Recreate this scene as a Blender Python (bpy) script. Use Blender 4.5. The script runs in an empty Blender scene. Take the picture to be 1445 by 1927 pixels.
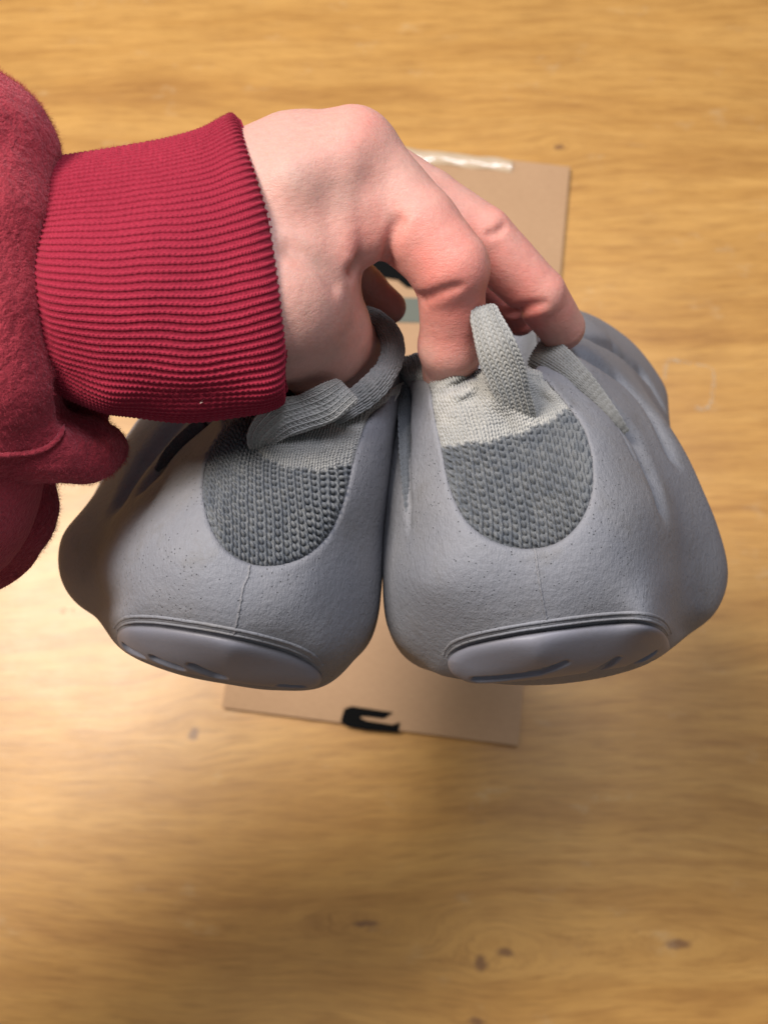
import bpy, math, random
import numpy as np
from mathutils import Vector, Matrix

# ------------------------------------------------------------------ camera, light, exposure
sc = bpy.context.scene
COL = sc.collection
TILT = math.radians(15)
CAM_H = 0.81
FPX = 1900.0            # focal length in units of a 1445 x 1927 picture
cam_d = bpy.data.cameras.new("camera")
cam = bpy.data.objects.new("camera", cam_d)
COL.objects.link(cam)
cam.location = (0, 0, CAM_H)
cam.rotation_euler = (TILT, 0, 0)
cam_d.sensor_fit = 'VERTICAL'
cam_d.sensor_height = 36
cam_d.lens = 36 * FPX / 1927
cam_d.clip_start = 0.01
cam_d.clip_end = 100
cam_d.dof.use_dof = True
cam_d.dof.focus_distance = 0.268
cam_d.dof.aperture_fstop = 17
sc.camera = cam

w = bpy.data.worlds.new("World")
sc.world = w
w.use_nodes = True
w.node_tree.nodes["Background"].inputs[0].default_value = (0.86, 0.93, 1.0, 1)
w.node_tree.nodes["Background"].inputs[1].default_value = 0.20

def area(name, loc, target, size, power, col, sy=None):
    d = bpy.data.lights.new(name, 'AREA')
    d.shape = 'RECTANGLE'
    d.size = size
    d.size_y = sy or size
    d.energy = power
    d.color = col
    o = bpy.data.objects.new(name, d)
    COL.objects.link(o)
    o.location = loc
    o.rotation_euler = (Vector(target) - Vector(loc)).to_track_quat('-Z', 'Y').to_euler()
    return o
area("ceiling_lamp", (-0.85, 0.50, 2.0), (0.0, 0.1, 0.3), 0.55, 46, (1.0, 0.93, 0.84))
area("cool_fill_light", (0.16, 0.66, 1.75), (0.05, 0.05, 0.5), 0.5, 13, (0.87, 0.89, 1.0))  # added cool fill, no window here; its table glare falls behind the shoes

sc.view_settings.view_transform = 'Standard'
sc.view_settings.look = 'None'
sc.view_settings.exposure = 0.0
sc.view_settings.gamma = 1.0

# ------------------------------------------------------------------ coordinates
CX, CY = 722.5, 963.5
ct, st = math.cos(TILT), math.sin(TILT)
AX = np.array([[1, 0, 0], [0, ct, st], [0, st, -ct]])     # rows: right, up, forward in world axes
def px2v(p):
    """(px, py, depth mm) -> right, up, forward in mm"""
    p = np.asarray(p, float)
    return np.stack([(p[..., 0] - CX) / FPX * p[..., 2], -(p[..., 1] - CY) / FPX * p[..., 2], p[..., 2]], -1)
def v2w(v):
    return (np.asarray(v, float) @ AX) / 1000.0 + np.array([0, 0, CAM_H])
def plane_pt(px, py, z):
    d = np.array([(px - CX) / FPX, -(py - CY) / FPX, 1.0]) @ AX
    s = (z - CAM_H) / d[2]
    return np.array([0, 0, CAM_H]) + d * s

# ------------------------------------------------------------------ object helpers
def new_mesh_obj(name, verts_w, faces, mat, parent=None, smooth=True, attrs=None, origin=None):
    me = bpy.data.meshes.new(name)
    verts_w = np.asarray(verts_w, np.float64)
    org = np.zeros(3) if origin is None else np.asarray(origin, float)
    v = (verts_w - org).astype(np.float32)
    faces = np.asarray(faces, np.int32)
    n = faces.shape[1]
    me.vertices.add(len(v)); me.vertices.foreach_set("co", v.ravel())
    me.loops.add(faces.size); me.loops.foreach_set("vertex_index", faces.ravel())
    me.polygons.add(len(faces)); me.polygons.foreach_set("loop_start", np.arange(0, faces.size, n, dtype=np.int32))
    me.polygons.foreach_set("use_smooth", np.full(len(faces), smooth))
    me.update(calc_edges=True)
    if attrs:
        for k, a in attrs.items():
            at = me.attributes.new(k, 'FLOAT', 'POINT')
            at.data.foreach_set("value", np.asarray(a, np.float32).ravel())
    if mat: me.materials.append(mat)
    o = bpy.data.objects.new(name, me)
    COL.objects.link(o)
    if parent is not None:
        o.parent = parent
        base = parent.location.copy()
        if parent.parent is not None: base = base + parent.parent.location
        o.location = Vector(org) - base
    else:
        o.location = Vector(org)
    return o
def empty(name, loc, label, cat, group=None):
    o = bpy.data.objects.new(name, None)
    COL.objects.link(o); o.location = Vector(loc); o.empty_display_size = 0.02
    o["label"] = label; o["category"] = cat
    if group: o["group"] = group
    return o
def grid_faces(nv, nu, wrap_u=False, wrap_v=False):
    iu = np.arange(nu if wrap_u else nu - 1); iv = np.arange(nv if wrap_v else nv - 1)
    V, U = np.meshgrid(iv, iu, indexing='ij')
    a = V * nu + U; b = V * nu + (U + 1) % nu
    c = ((V + 1) % nv) * nu + (U + 1) % nu; d = ((V + 1) % nv) * nu + U
    return np.stack([a, b, c, d], -1).reshape(-1, 4)

# ------------------------------------------------------------------ smooth fields
def catmull(pts, n, closed=False):
    pts = np.asarray(pts, float)
    m = len(pts)
    t = np.linspace(0, m if closed else m - 1, n, endpoint=not closed)
    i = np.floor(t).astype(int)
    if not closed: i = np.minimum(i, m - 2)
    f = (t - i)[:, None]
    g = (lambda k: pts[k % m]) if closed else None
    if closed:
        p0, p1, p2, p3 = g(i - 1), g(i), g(i + 1), g(i + 2)
    else:
        ext = np.vstack([2 * pts[0] - pts[1], pts, 2 * pts[-1] - pts[-2]])
        p0, p1, p2, p3 = ext[i], ext[i + 1], ext[i + 2], ext[i + 3]
    return 0.5 * ((2 * p1) + (-p0 + p2) * f + (2 * p0 - 5 * p1 + 4 * p2 - p3) * f * f + (-p0 + 3 * p1 - 3 * p2 + p3) * f ** 3)
def gridspline(rows, nv, nu):
    rows = np.asarray(rows, float)                       # [R, C, k]
    R, C, K = rows.shape
    a = np.stack([catmull(rows[r], nu) for r in range(R)])            # [R, nu, k]
    return catmull(a.reshape(R, -1), nv).reshape(nv, nu, K)
class Table:
    """smooth height table over picture coordinates, thin plate spline through control points"""
    def __init__(s, ctrl, x0, x1, y0, y1, step=6.0, smooth=1e-3):
        c = np.asarray(ctrl, float)
        q = c[:, :2] / 100
        def K(a, b):
            d2 = ((a[:, None] - b[None]) ** 2).sum(-1)
            return 0.5 * d2 * np.log(d2 + 1e-12)
        n = len(q)
        A = np.zeros((n + 3, n + 3))
        A[:n, :n] = K(q, q) + np.eye(n) * smooth
        A[:n, n] = 1; A[:n, n + 1:] = q; A[n, :n] = 1; A[n + 1:, :n] = q.T
        sol = np.linalg.solve(A, np.concatenate([c[:, 2], [0, 0, 0]]))
        s.x0, s.y0, s.step = x0, y0, step
        gx = np.arange(x0, x1 + step, step); gy = np.arange(y0, y1 + step, step)
        G = np.stack(np.meshgrid(gx, gy), -1).reshape(-1, 2) / 100
        s.t = (K(G, q) @ sol[:n] + sol[n] + G @ sol[n + 1:]).reshape(len(gy), len(gx))
    def __call__(s, px, py):
        return bil(s.t, (np.asarray(py, float) - s.y0) / s.step, (np.asarray(px, float) - s.x0) / s.step)
def bil(t, a, b):
    a = np.clip(a, 0, t.shape[0] - 1.001); b = np.clip(b, 0, t.shape[1] - 1.001)
    i = a.astype(int); j = b.astype(int); fa = a - i; fb = b - j
    return (t[i, j] * (1 - fa) + t[i + 1, j] * fa) * (1 - fb) + (t[i, j + 1] * (1 - fa) + t[i + 1, j + 1] * fa) * fb
class Sections:
    """closed outlines at several depths, blended into one tapering body"""
    def __init__(s, secs, nth=360, nd=120, blur=4):
        D = np.array([x[0] for x in secs], float)
        R = []; C = []
        for d, c, poly in secs:
            p = catmull(poly, 600, True) - np.array(c)
            th = np.arctan2(p[:, 1], p[:, 0]); r = np.hypot(p[:, 0], p[:, 1])
            o = np.argsort(th); th = th[o]; r = r[o]
            th = np.concatenate([th - 2 * np.pi, th, th + 2 * np.pi]); r = np.tile(r, 3)
            R.append(np.interp(np.linspace(-np.pi, np.pi, nth + 1), th, r)); C.append(c)
        R = np.array(R); C = np.array(C, float)
        s.d0, s.d1, s.nd, s.nth = D[0], D[-1], nd, nth
        g = np.linspace(D[0], D[-1], nd)
        T = np.stack([np.interp(g, D, R[:, k]) for k in range(nth + 1)], 1)
        cc = np.stack([np.interp(g, D, C[:, k]) for k in (0, 1)], 1)
        for _ in range(blur):
            for A in (T, cc):
                P = np.vstack([A[:1], A, A[-1:]]); A[:] = (P[:-2] + 2 * P[1:-1] + P[2:]) / 4
        for _ in range(6):
            P = np.concatenate([T[:, -2:-1], T, T[:, 1:2]], 1); T[:] = (P[:, :-2] + 2 * P[:, 1:-1] + P[:, 2:]) / 4
        s.T, s.cc = T, cc
    def __call__(s, px, py, D):
        a = (np.clip(D, s.d0, s.d1) - s.d0) / (s.d1 - s.d0) * (s.nd - 1)
        i = np.minimum(a.astype(int), s.nd - 2); f = a - i
        cx = s.cc[i, 0] * (1 - f) + s.cc[i + 1, 0] * f; cy = s.cc[i, 1] * (1 - f) + s.cc[i + 1, 1] * f
        dx = px - cx; dy = py - cy
        th = (np.arctan2(dy, dx) + np.pi) / (2 * np.pi) * s.nth
        return (np.hypot(dx, dy) - bil(s.T, a, th)) * D / FPX
def polysd(poly, px, py):
    poly = np.asarray(poly, float)
    a = poly; b = np.roll(poly, -1, 0)
    d = np.full(px.shape, 1e18); sgn = np.ones(px.shape)
    for (x0, y0), (x1, y1) in zip(a, b):
        ex, ey = x1 - x0, y1 - y0
        wx, wy = px - x0, py - y0
        t = np.clip((wx * ex + wy * ey) / (ex * ex + ey * ey + 1e-9), 0, 1)
        d = np.minimum(d, (wx - ex * t) ** 2 + (wy - ey * t) ** 2)
        c1 = (py >= y0) & (py < y1) & (ex * wy > ey * wx)
        c2 = (py < y0) & (py >= y1) & (ex * wy <= ey * wx)
        sgn = np.where(c1 | c2, -sgn, sgn)
    return sgn * np.sqrt(d)
class PolyField:
    def __init__(s, poly, step=2.0, pad=80, nsm=90):
        p = catmull(poly, nsm, True)
        s.p = p
        s.x0, s.y0 = p[:, 0].min() - pad, p[:, 1].min() - pad
        gx = np.arange(s.x0, p[:, 0].max() + pad, step); gy = np.arange(s.y0, p[:, 1].max() + pad, step)
        X, Y = np.meshgrid(gx, gy); s.step = step
        s.t = polysd(p, X, Y)
    def __call__(s, px, py):
        return bil(s.t, (py - s.y0) / s.step, (px - s.x0) / s.step)
def smin(a, b, k):
    h = np.maximum(k - np.abs(a - b), 0) / k
    return np.minimum(a, b) - h * h * k * 0.25
def smax(a, b, k): return -smin(-a, -b, k)
def cone(X, Y, D, a, b, sx=1.0):
    """round cone between two (px,py,depth,radius px) ends"""
    pa = px2v(a[:3]); pb = px2v(b[:3]); ra = a[3] * a[2] / FPX; rb = b[3] * b[2] / FPX
    e = pb - pa
    wx, wy, wz = X - pa[0], Y - pa[1], D - pa[2]
    t = np.clip((wx * e[0] + wy * e[1] + wz * e[2]) / (e @ e + 1e-9), 0, 1)
    return np.sqrt((wx - e[0] * t) ** 2 + (wy - e[1] * t) ** 2 + (wz - e[2] * t) ** 2) - (ra + (rb - ra) * t)
def chain(X, Y, D, pts, k=3.0):
    f = None
    for a, b in zip(pts[:-1], pts[1:]):
        g = cone(X, Y, D, a, b)
        f = g if f is None else smin(f, g, k)
    return f
def surface_nets(fn, lo, hi, h, lip=1.6):
    """polygonise fn(X, Y, D) < 0 on a grid, evaluated finely only near the surface"""
    lo = np.asarray(lo, float); hi = np.asarray(hi, float)
    q = 4
    nc = np.ceil((hi - lo) / (h * q)).astype(int) + 1
    ax = [lo[i] + np.arange(nc[i]) * h * q for i in range(3)]
    G = np.meshgrid(*ax, indexing='ij')
    fc = fn(G[0].ravel(), G[1].ravel(), G[2].ravel()).reshape(nc)
    n = nc * q
    f = np.repeat(np.repeat(np.repeat(fc, q, 0), q, 1), q, 2).astype(np.float32)
    idx = np.nonzero(np.abs(f.ravel()) < h * q * 1.8 * lip)[0]
    ijk = np.stack(np.unravel_index(idx, f.shape), 1)
    P = lo + ijk * h
    fr = f.ravel(); fr[idx] = fn(P[:, 0], P[:, 1], P[:, 2]); f = fr.reshape(f.shape)
    s = f < 0
    c = s.astype(np.int8)
    tot = sum(c[i:c.shape[0] - 1 + i, j:c.shape[1] - 1 + j, k:c.shape[2] - 1 + k] for i in (0, 1) for j in (0, 1) for k in (0, 1))
    cells = np.argwhere((tot > 0) & (tot < 8))
    vid = np.full(tot.shape, -1, np.int32); vid[tuple(cells.T)] = np.arange(len(cells))
    cs = [(i, j, k) for i in (0, 1) for j in (0, 1) for k in (0, 1)]
    vals = {o: f[cells[:, 0] + o[0], cells[:, 1] + o[1], cells[:, 2] + o[2]].astype(float) for o in cs}
    acc = np.zeros((len(cells), 3)); cnt = np.zeros(len(cells))
    for a in cs:
        for d in range(3):
            if a[d] == 0:
                b = list(a); b[d] = 1; b = tuple(b)
                va, vb = vals[a], vals[b]
                m = (va < 0) != (vb < 0)
                t = np.where(m, va / np.where(m, va - vb, 1), 0)
                p = np.tile(np.array(a, float), (len(cells), 1)); p[:, d] = t
                acc += p * m[:, None]; cnt += m
    V = lo + (cells + acc / cnt[:, None]) * h
    faces = []
    for d in range(3):
        sl0 = [slice(None)] * 3; sl1 = [slice(None)] * 3
        sl0[d] = slice(0, -1); sl1[d] = slice(1, None)
        A = s[tuple(sl0)]; B = s[tuple(sl1)]
        e = np.argwhere(A != B)
        u, v = [(1, 2), (2, 0), (0, 1)][d]
        e = e[(e[:, u] > 0) & (e[:, v] > 0) & (e[:, u] < vid.shape[u]) & (e[:, v] < vid.shape[v]) & (e[:, d] < vid.shape[d])]
        sg = A[tuple(e.T)]
        def gid(du, dv):
            t = e.copy(); t[:, u] -= du; t[:, v] -= dv
            return vid[tuple(t.T)]
        qd = np.stack([gid(1, 1), gid(0, 1), gid(0, 0), gid(1, 0)], 1)
        qd[sg] = qd[sg]
        qd[~sg] = qd[~sg][:, ::-1]
        faces.append(qd)
    Fc = np.vstack(faces)
    Fc = Fc[(Fc >= 0).all(1)][:, ::-1]
    # pull the vertices onto the true surface
    for _ in range(2):
        e = 0.25 * h
        f0 = fn(V[:, 0], V[:, 1], V[:, 2])
        gx = (fn(V[:, 0] + e, V[:, 1], V[:, 2]) - f0) / e
        gy = (fn(V[:, 0], V[:, 1] + e, V[:, 2]) - f0) / e
        gz = (fn(V[:, 0], V[:, 1], V[:, 2] + e) - f0) / e
        g2 = gx * gx + gy * gy + gz * gz + 1e-6
        stp = np.clip(f0 / g2, -h * 0.6, h * 0.6)
        V = V - np.stack([gx, gy, gz], 1) * stp[:, None]
    return V, Fc
def toP(X, Y, D):
    D = np.maximum(D, 50)
    return CX + FPX * X / D, CY - FPX * Y / D
def hit(fn, px, py, d0=225, d1=560, n=340):
    """first depth at which a ray through (px, py) meets fn < 0"""
    px = np.atleast_1d(np.asarray(px, float)); py = np.atleast_1d(np.asarray(py, float))
    ds = np.linspace(d0, d1, n)
    out = np.full(px.shape, np.nan); prev = None
    for d in ds:
        X = (px - CX) / FPX * d; Y = -(py - CY) / FPX * d
        v = fn(X, Y, np.full(px.shape, d))
        if prev is not None:
            m = np.isnan(out) & (v < 0)
            out[m] = d - (ds[1] - ds[0]) * (-v[m]) / np.maximum(prev[m] - v[m], 1e-6)
        prev = v
    return out

# ------------------------------------------------------------------ noise
rng = np.random.RandomState(7)
_N = rng.rand(64, 64, 64).astype(np.float32)
def vnoise(P):
    i = np.floor(P).astype(int); f = P - i; f = f * f * (3 - 2 * f)
    def g(a, b, c): return _N[(i[..., 0] + a) % 64, (i[..., 1] + b) % 64, (i[..., 2] + c) % 64]
    x, y, z = f[..., 0], f[..., 1], f[..., 2]
    r = 0
    for a in (0, 1):
        for b in (0, 1):
            for c in (0, 1):
                r = r + g(a, b, c) * (x if a else 1 - x) * (y if b else 1 - y) * (z if c else 1 - z)
    return r * 2 - 1
def fbm(P, o=3):
    r = 0; a = 1.0
    for k in range(o):
        r = r + a * vnoise(P * 2 ** k + 17.3 * k); a *= 0.5
    return r / 1.75
def hash2(a, b):
    return _N[a.astype(int) % 64, b.astype(int) % 64, (a.astype(int) * 7 + b.astype(int) * 13) % 64]

# ------------------------------------------------------------------ materials
def mat(name):
    m = bpy.data.materials.new(name); m.use_nodes = True
    nt = m.node_tree
    return m, nt, nt.nodes["Principled BSDF"]
def N(nt, t, **kw):
    n = nt.nodes.new(t)
    for k, v in kw.items():
        if k in n.inputs: n.inputs[k].default_value = v
        else: setattr(n, k, v)
    return n
def ramp(nt, fac, stops):
    r = nt.nodes.new('ShaderNodeValToRGB')
    el = r.color_ramp.elements
    while len(el) < len(stops): el.new(0.5)
    for e, (p, c) in zip(el, stops):
        e.position = p; e.color = c if len(c) == 4 else (*c, 1)
    nt.links.new(fac, r.inputs[0])
    return r.outputs[0]
def mix(nt, fac, a, b, blend='MIX'):
    m = nt.nodes.new('ShaderNodeMix'); m.data_type = 'RGBA'; m.blend_type = blend
    for s, v in ((0, fac), (6, a), (7, b)):
        if isinstance(v, bpy.types.NodeSocket): nt.links.new(v, m.inputs[s])
        else: m.inputs[s].default_value = v if s == 0 else (*v, 1)
    return m.outputs[2]
def math_(nt, op, a, b=None, c=None):
    m = nt.nodes.new('ShaderNodeMath'); m.operation = op
    for i, v in enumerate((a, b, c)):
        if v is None: continue
        if isinstance(v, bpy.types.NodeSocket): nt.links.new(v, m.inputs[i])
        else: m.inputs[i].default_value = v
    return m.outputs[0]
def objco(nt, scale=(1, 1, 1), loc=(0, 0, 0), rot=(0, 0, 0)):
    tc = nt.nodes.new('ShaderNodeTexCoord'); mp = nt.nodes.new('ShaderNodeMapping')
    mp.inputs['Scale'].default_value = scale; mp.inputs['Location'].default_value = loc; mp.inputs['Rotation'].default_value = rot
    nt.links.new(tc.outputs['Object'], mp.inputs[0])
    return mp.outputs[0]
def noise(nt, vec, scale, detail=4, rough=0.55, dist=0.0):
    n = N(nt, 'ShaderNodeTexNoise', Scale=scale, Detail=detail, Roughness=rough, Distortion=dist)
    nt.links.new(vec, n.inputs['Vector'])
    return n.outputs['Fac']
def bump(nt, h, strength, dist, prev=None):
    b = N(nt, 'ShaderNodeBump', Strength=strength, Distance=dist)
    nt.links.new(h, b.inputs['Height'])
    if prev is not None: nt.links.new(prev, b.inputs['Normal'])
    return b.outputs[0]
def attr(nt, name):
    a = nt.nodes.new('ShaderNodeAttribute'); a.attribute_name = name
    return a.outputs['Fac']

def foam_material(name, base, warm, pad=False):
    m, nt, p = mat(name)
    v = objco(nt)
    big = noise(nt, v, 28, 3)
    c = mix(nt, ramp(nt, big, [(0.38, (0, 0, 0)), (0.68, (1, 1, 1))]), base, warm)
    fine = noise(nt, v, 900, 3, 0.6)
    c = mix(nt, 0.10 if not pad else 0.05, c, ramp(nt, fine, [(0.3, (0.35, 0.35, 0.36)), (0.7, (1, 1, 1))]), 'MULTIPLY')
    if not pad:
        sm_ = noise(nt, v, 60, 5, 0.7)
        c = mix(nt, math_(nt, 'MULTIPLY', ramp(nt, sm_, [(0.56, (0, 0, 0)), (0.72, (1, 1, 1))]), 0.45), c, (0.135, 0.125, 0.115))
        # tiny open pores in the moulded foam, gathered in patches
        vo = N(nt, 'ShaderNodeTexVoronoi', Scale=1050.0); nt.links.new(v, vo.inputs['Vector'])
        pit = ramp(nt, vo.outputs['Distance'], [(0.12, (1, 1, 1)), (0.24, (0, 0, 0))])
        sel = N(nt, 'ShaderNodeTexWhiteNoise'); nt.links.new(vo.outputs['Position'], sel.inputs['Vector'])
        patch = noise(nt, v, 45, 2)
        on = math_(nt, 'GREATER_THAN', math_(nt, 'MULTIPLY', sel.outputs['Value'], math_(nt, 'MULTIPLY', patch, 1.9)), 0.74)
        pits = math_(nt, 'MULTIPLY', pit, on)
        c = mix(nt, math_(nt, 'MULTIPLY', pits, 0.65), c, (0.055, 0.055, 0.06))
        # scuffed streaks, faintly brushed skin of the foam
        vs = objco(nt, (1.0, 0.32, 0.6), rot=(0.3, 0.2, 0.5))
        grain = noise(nt, vs, 2100, 4, 0.65)
        g2 = noise(nt, v, 420, 3, 0.6)
        n1 = bump(nt, grain, 0.65, 0.0004)
        n2 = bump(nt, g2, 0.5, 0.0007, n1)
        hp = math_(nt, 'MULTIPLY', pits, -1.0)
        n3 = bump(nt, hp, 0.8, 0.0004, n2)
        nt.links.new(n3, p.inputs['Normal'])
        p.inputs['Roughness'].default_value = 0.62
    else:
        n1 = bump(nt, noise(nt, v, 700, 3), 0.12, 0.0003)
        nt.links.new(n1, p.inputs['Normal'])
        st_ = noise(nt, v, 90, 4, 0.6)
        c = mix(nt, math_(nt, 'MULTIPLY', ramp(nt, st_, [(0.60, (0, 0, 0)), (0.75, (1, 1, 1))]), 0.30), c, (0.13, 0.115, 0.10))
        p.inputs['Roughness'].default_value = 0.5
    nt.links.new(c, p.inputs['Base Color'])
    p.inputs['Specular IOR Level'].default_value = 0.4
    return m
FOAM = foam_material("grey_foam", (0.192, 0.195, 0.218), (0.215, 0.211, 0.222))
PAD = foam_material("grey_rubber", (0.185, 0.185, 0.220), (0.205, 0.200, 0.230), True)

def knit_material(name, dark, light):
    m, nt, p = mat(name)
    v = objco(nt)
    li = attr(nt, "light")
    yarn = noise(nt, v, 2600, 3, 0.7)
    blot = noise(nt, v, 120, 3, 0.6)
    c = mix(nt, li, dark, light)
    c = mix(nt, 0.55, c, ramp(nt, yarn, [(0.32, (0.42, 0.42, 0.43)), (0.66, (1.2, 1.2, 1.2))]), 'MULTIPLY')
    c = mix(nt, 0.30, c, ramp(nt, blot, [(0.35, (0.65, 0.69, 0.74)), (0.65, (1.12, 1.08, 1.02))]), 'MULTIPLY')
    nt.links.new(c, p.inputs['Base Color'])
    nt.links.new(bump(nt, yarn, 0.6, 0.00015), p.inputs['Normal'])
    p.inputs['Roughness'].default_value = 0.9
    p.inputs['Specular IOR Level'].default_value = 0.15
    p.inputs['Sheen Weight'].default_value = 0.15
    return m
KNIT = knit_material("grey_knit", (0.088, 0.099, 0.117), (0.40, 0.39, 0.365))

def red_material(name, base, fleece):
    m, nt, p = mat(name)
    v = objco(nt)
    big = noise(nt, v, 60, 3)
    yarn = noise(nt, v, 1800 if not fleece else 1100, 4, 0.7)
    c = mix(nt, 0.5, base, ramp(nt, yarn, [(0.32, (0.5, 0.42, 0.45)), (0.68, (1.25, 1.2, 1.2))]), 'MULTIPLY')
    c = mix(nt, 0.35, c, ramp(nt, big, [(0.3, (0.78, 0.7, 0.75)), (0.7, (1.1, 1.1, 1.1))]), 'MULTIPLY')
    nt.links.new(c, p.inputs['Base Color'])
    n = bump(nt, yarn, 0.7 if fleece else 0.5, 0.0004)
    if fleece:
        n = bump(nt, noise(nt, v, 520, 4, 0.7), 0.9, 0.0014, n)
    nt.links.new(n, p.inputs['Normal'])
    p.inputs['Roughness'].default_value = 0.95
    p.inputs['Specular IOR Level'].default_value = 0.1
    p.inputs['Sheen Weight'].default_value = 0.5 if fleece else 0.3
    p.inputs['Sheen Tint'].default_value = (1.0, 0.4, 0.45, 1)
    p.inputs['Sheen Roughness'].default_value = 0.4
    return m
FLEECE = red_material("red_fleece", (0.38, 0.046, 0.064), True)
RIB = red_material("red_rib_knit", (0.30, 0.023, 0.046), False)

def skin_material():
    m, nt, p = mat("skin")
    v = objco(nt)
    red = attr(nt, "red")
    mot = noise(nt, v, 110, 4, 0.6)
    fac = math_(nt, 'ADD', red, math_(nt, 'MULTIPLY', math_(nt, 'SUBTRACT', mot, 0.5), 0.7))
    c = ramp(nt, fac, [(0.0, (0.46, 0.295, 0.245)), (0.45, (0.60, 0.305, 0.25)), (1.0, (0.72, 0.235, 0.19))])
    fm = noise(nt, v, 620, 4, 0.65)
    c = mix(nt, 0.35, c, ramp(nt, fm, [(0.3, (0.80, 0.70, 0.68)), (0.7, (1.08, 1.06, 1.06))]), 'MULTIPLY')
    nt.links.new(c, p.inputs['Base Color'])
    p.inputs['Roughness'].default_value = 0.50
    p.inputs['Subsurface Weight'].default_value = 0.35
    p.inputs['Subsurface Radius'].default_value = (1.0, 0.35, 0.2)
    p.inputs['Subsurface Scale'].default_value = 0.004
    p.inputs['Specular IOR Level'].default_value = 0.4
    vo = N(nt, 'ShaderNodeTexVoronoi', Scale=1500.0, feature='DISTANCE_TO_EDGE')
    nt.links.new(v, vo.inputs['Vector'])
    lines = noise(nt, objco(nt, (0.35, 1.0, 1.0), rot=(0, 0, 0.5)), 1300, 3, 0.6)
    n = bump(nt, ramp(nt, vo.outputs['Distance'], [(0.0, (0, 0, 0)), (0.12, (1, 1, 1))]), 0.25, 0.0002)
    n = bump(nt, lines, 0.42, 0.0003, n)
    n = bump(nt, noise(nt, v, 300, 3), 0.25, 0.0006, n)
    nt.links.new(n, p.inputs['Normal'])
    return m
SKIN = skin_material()

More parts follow.
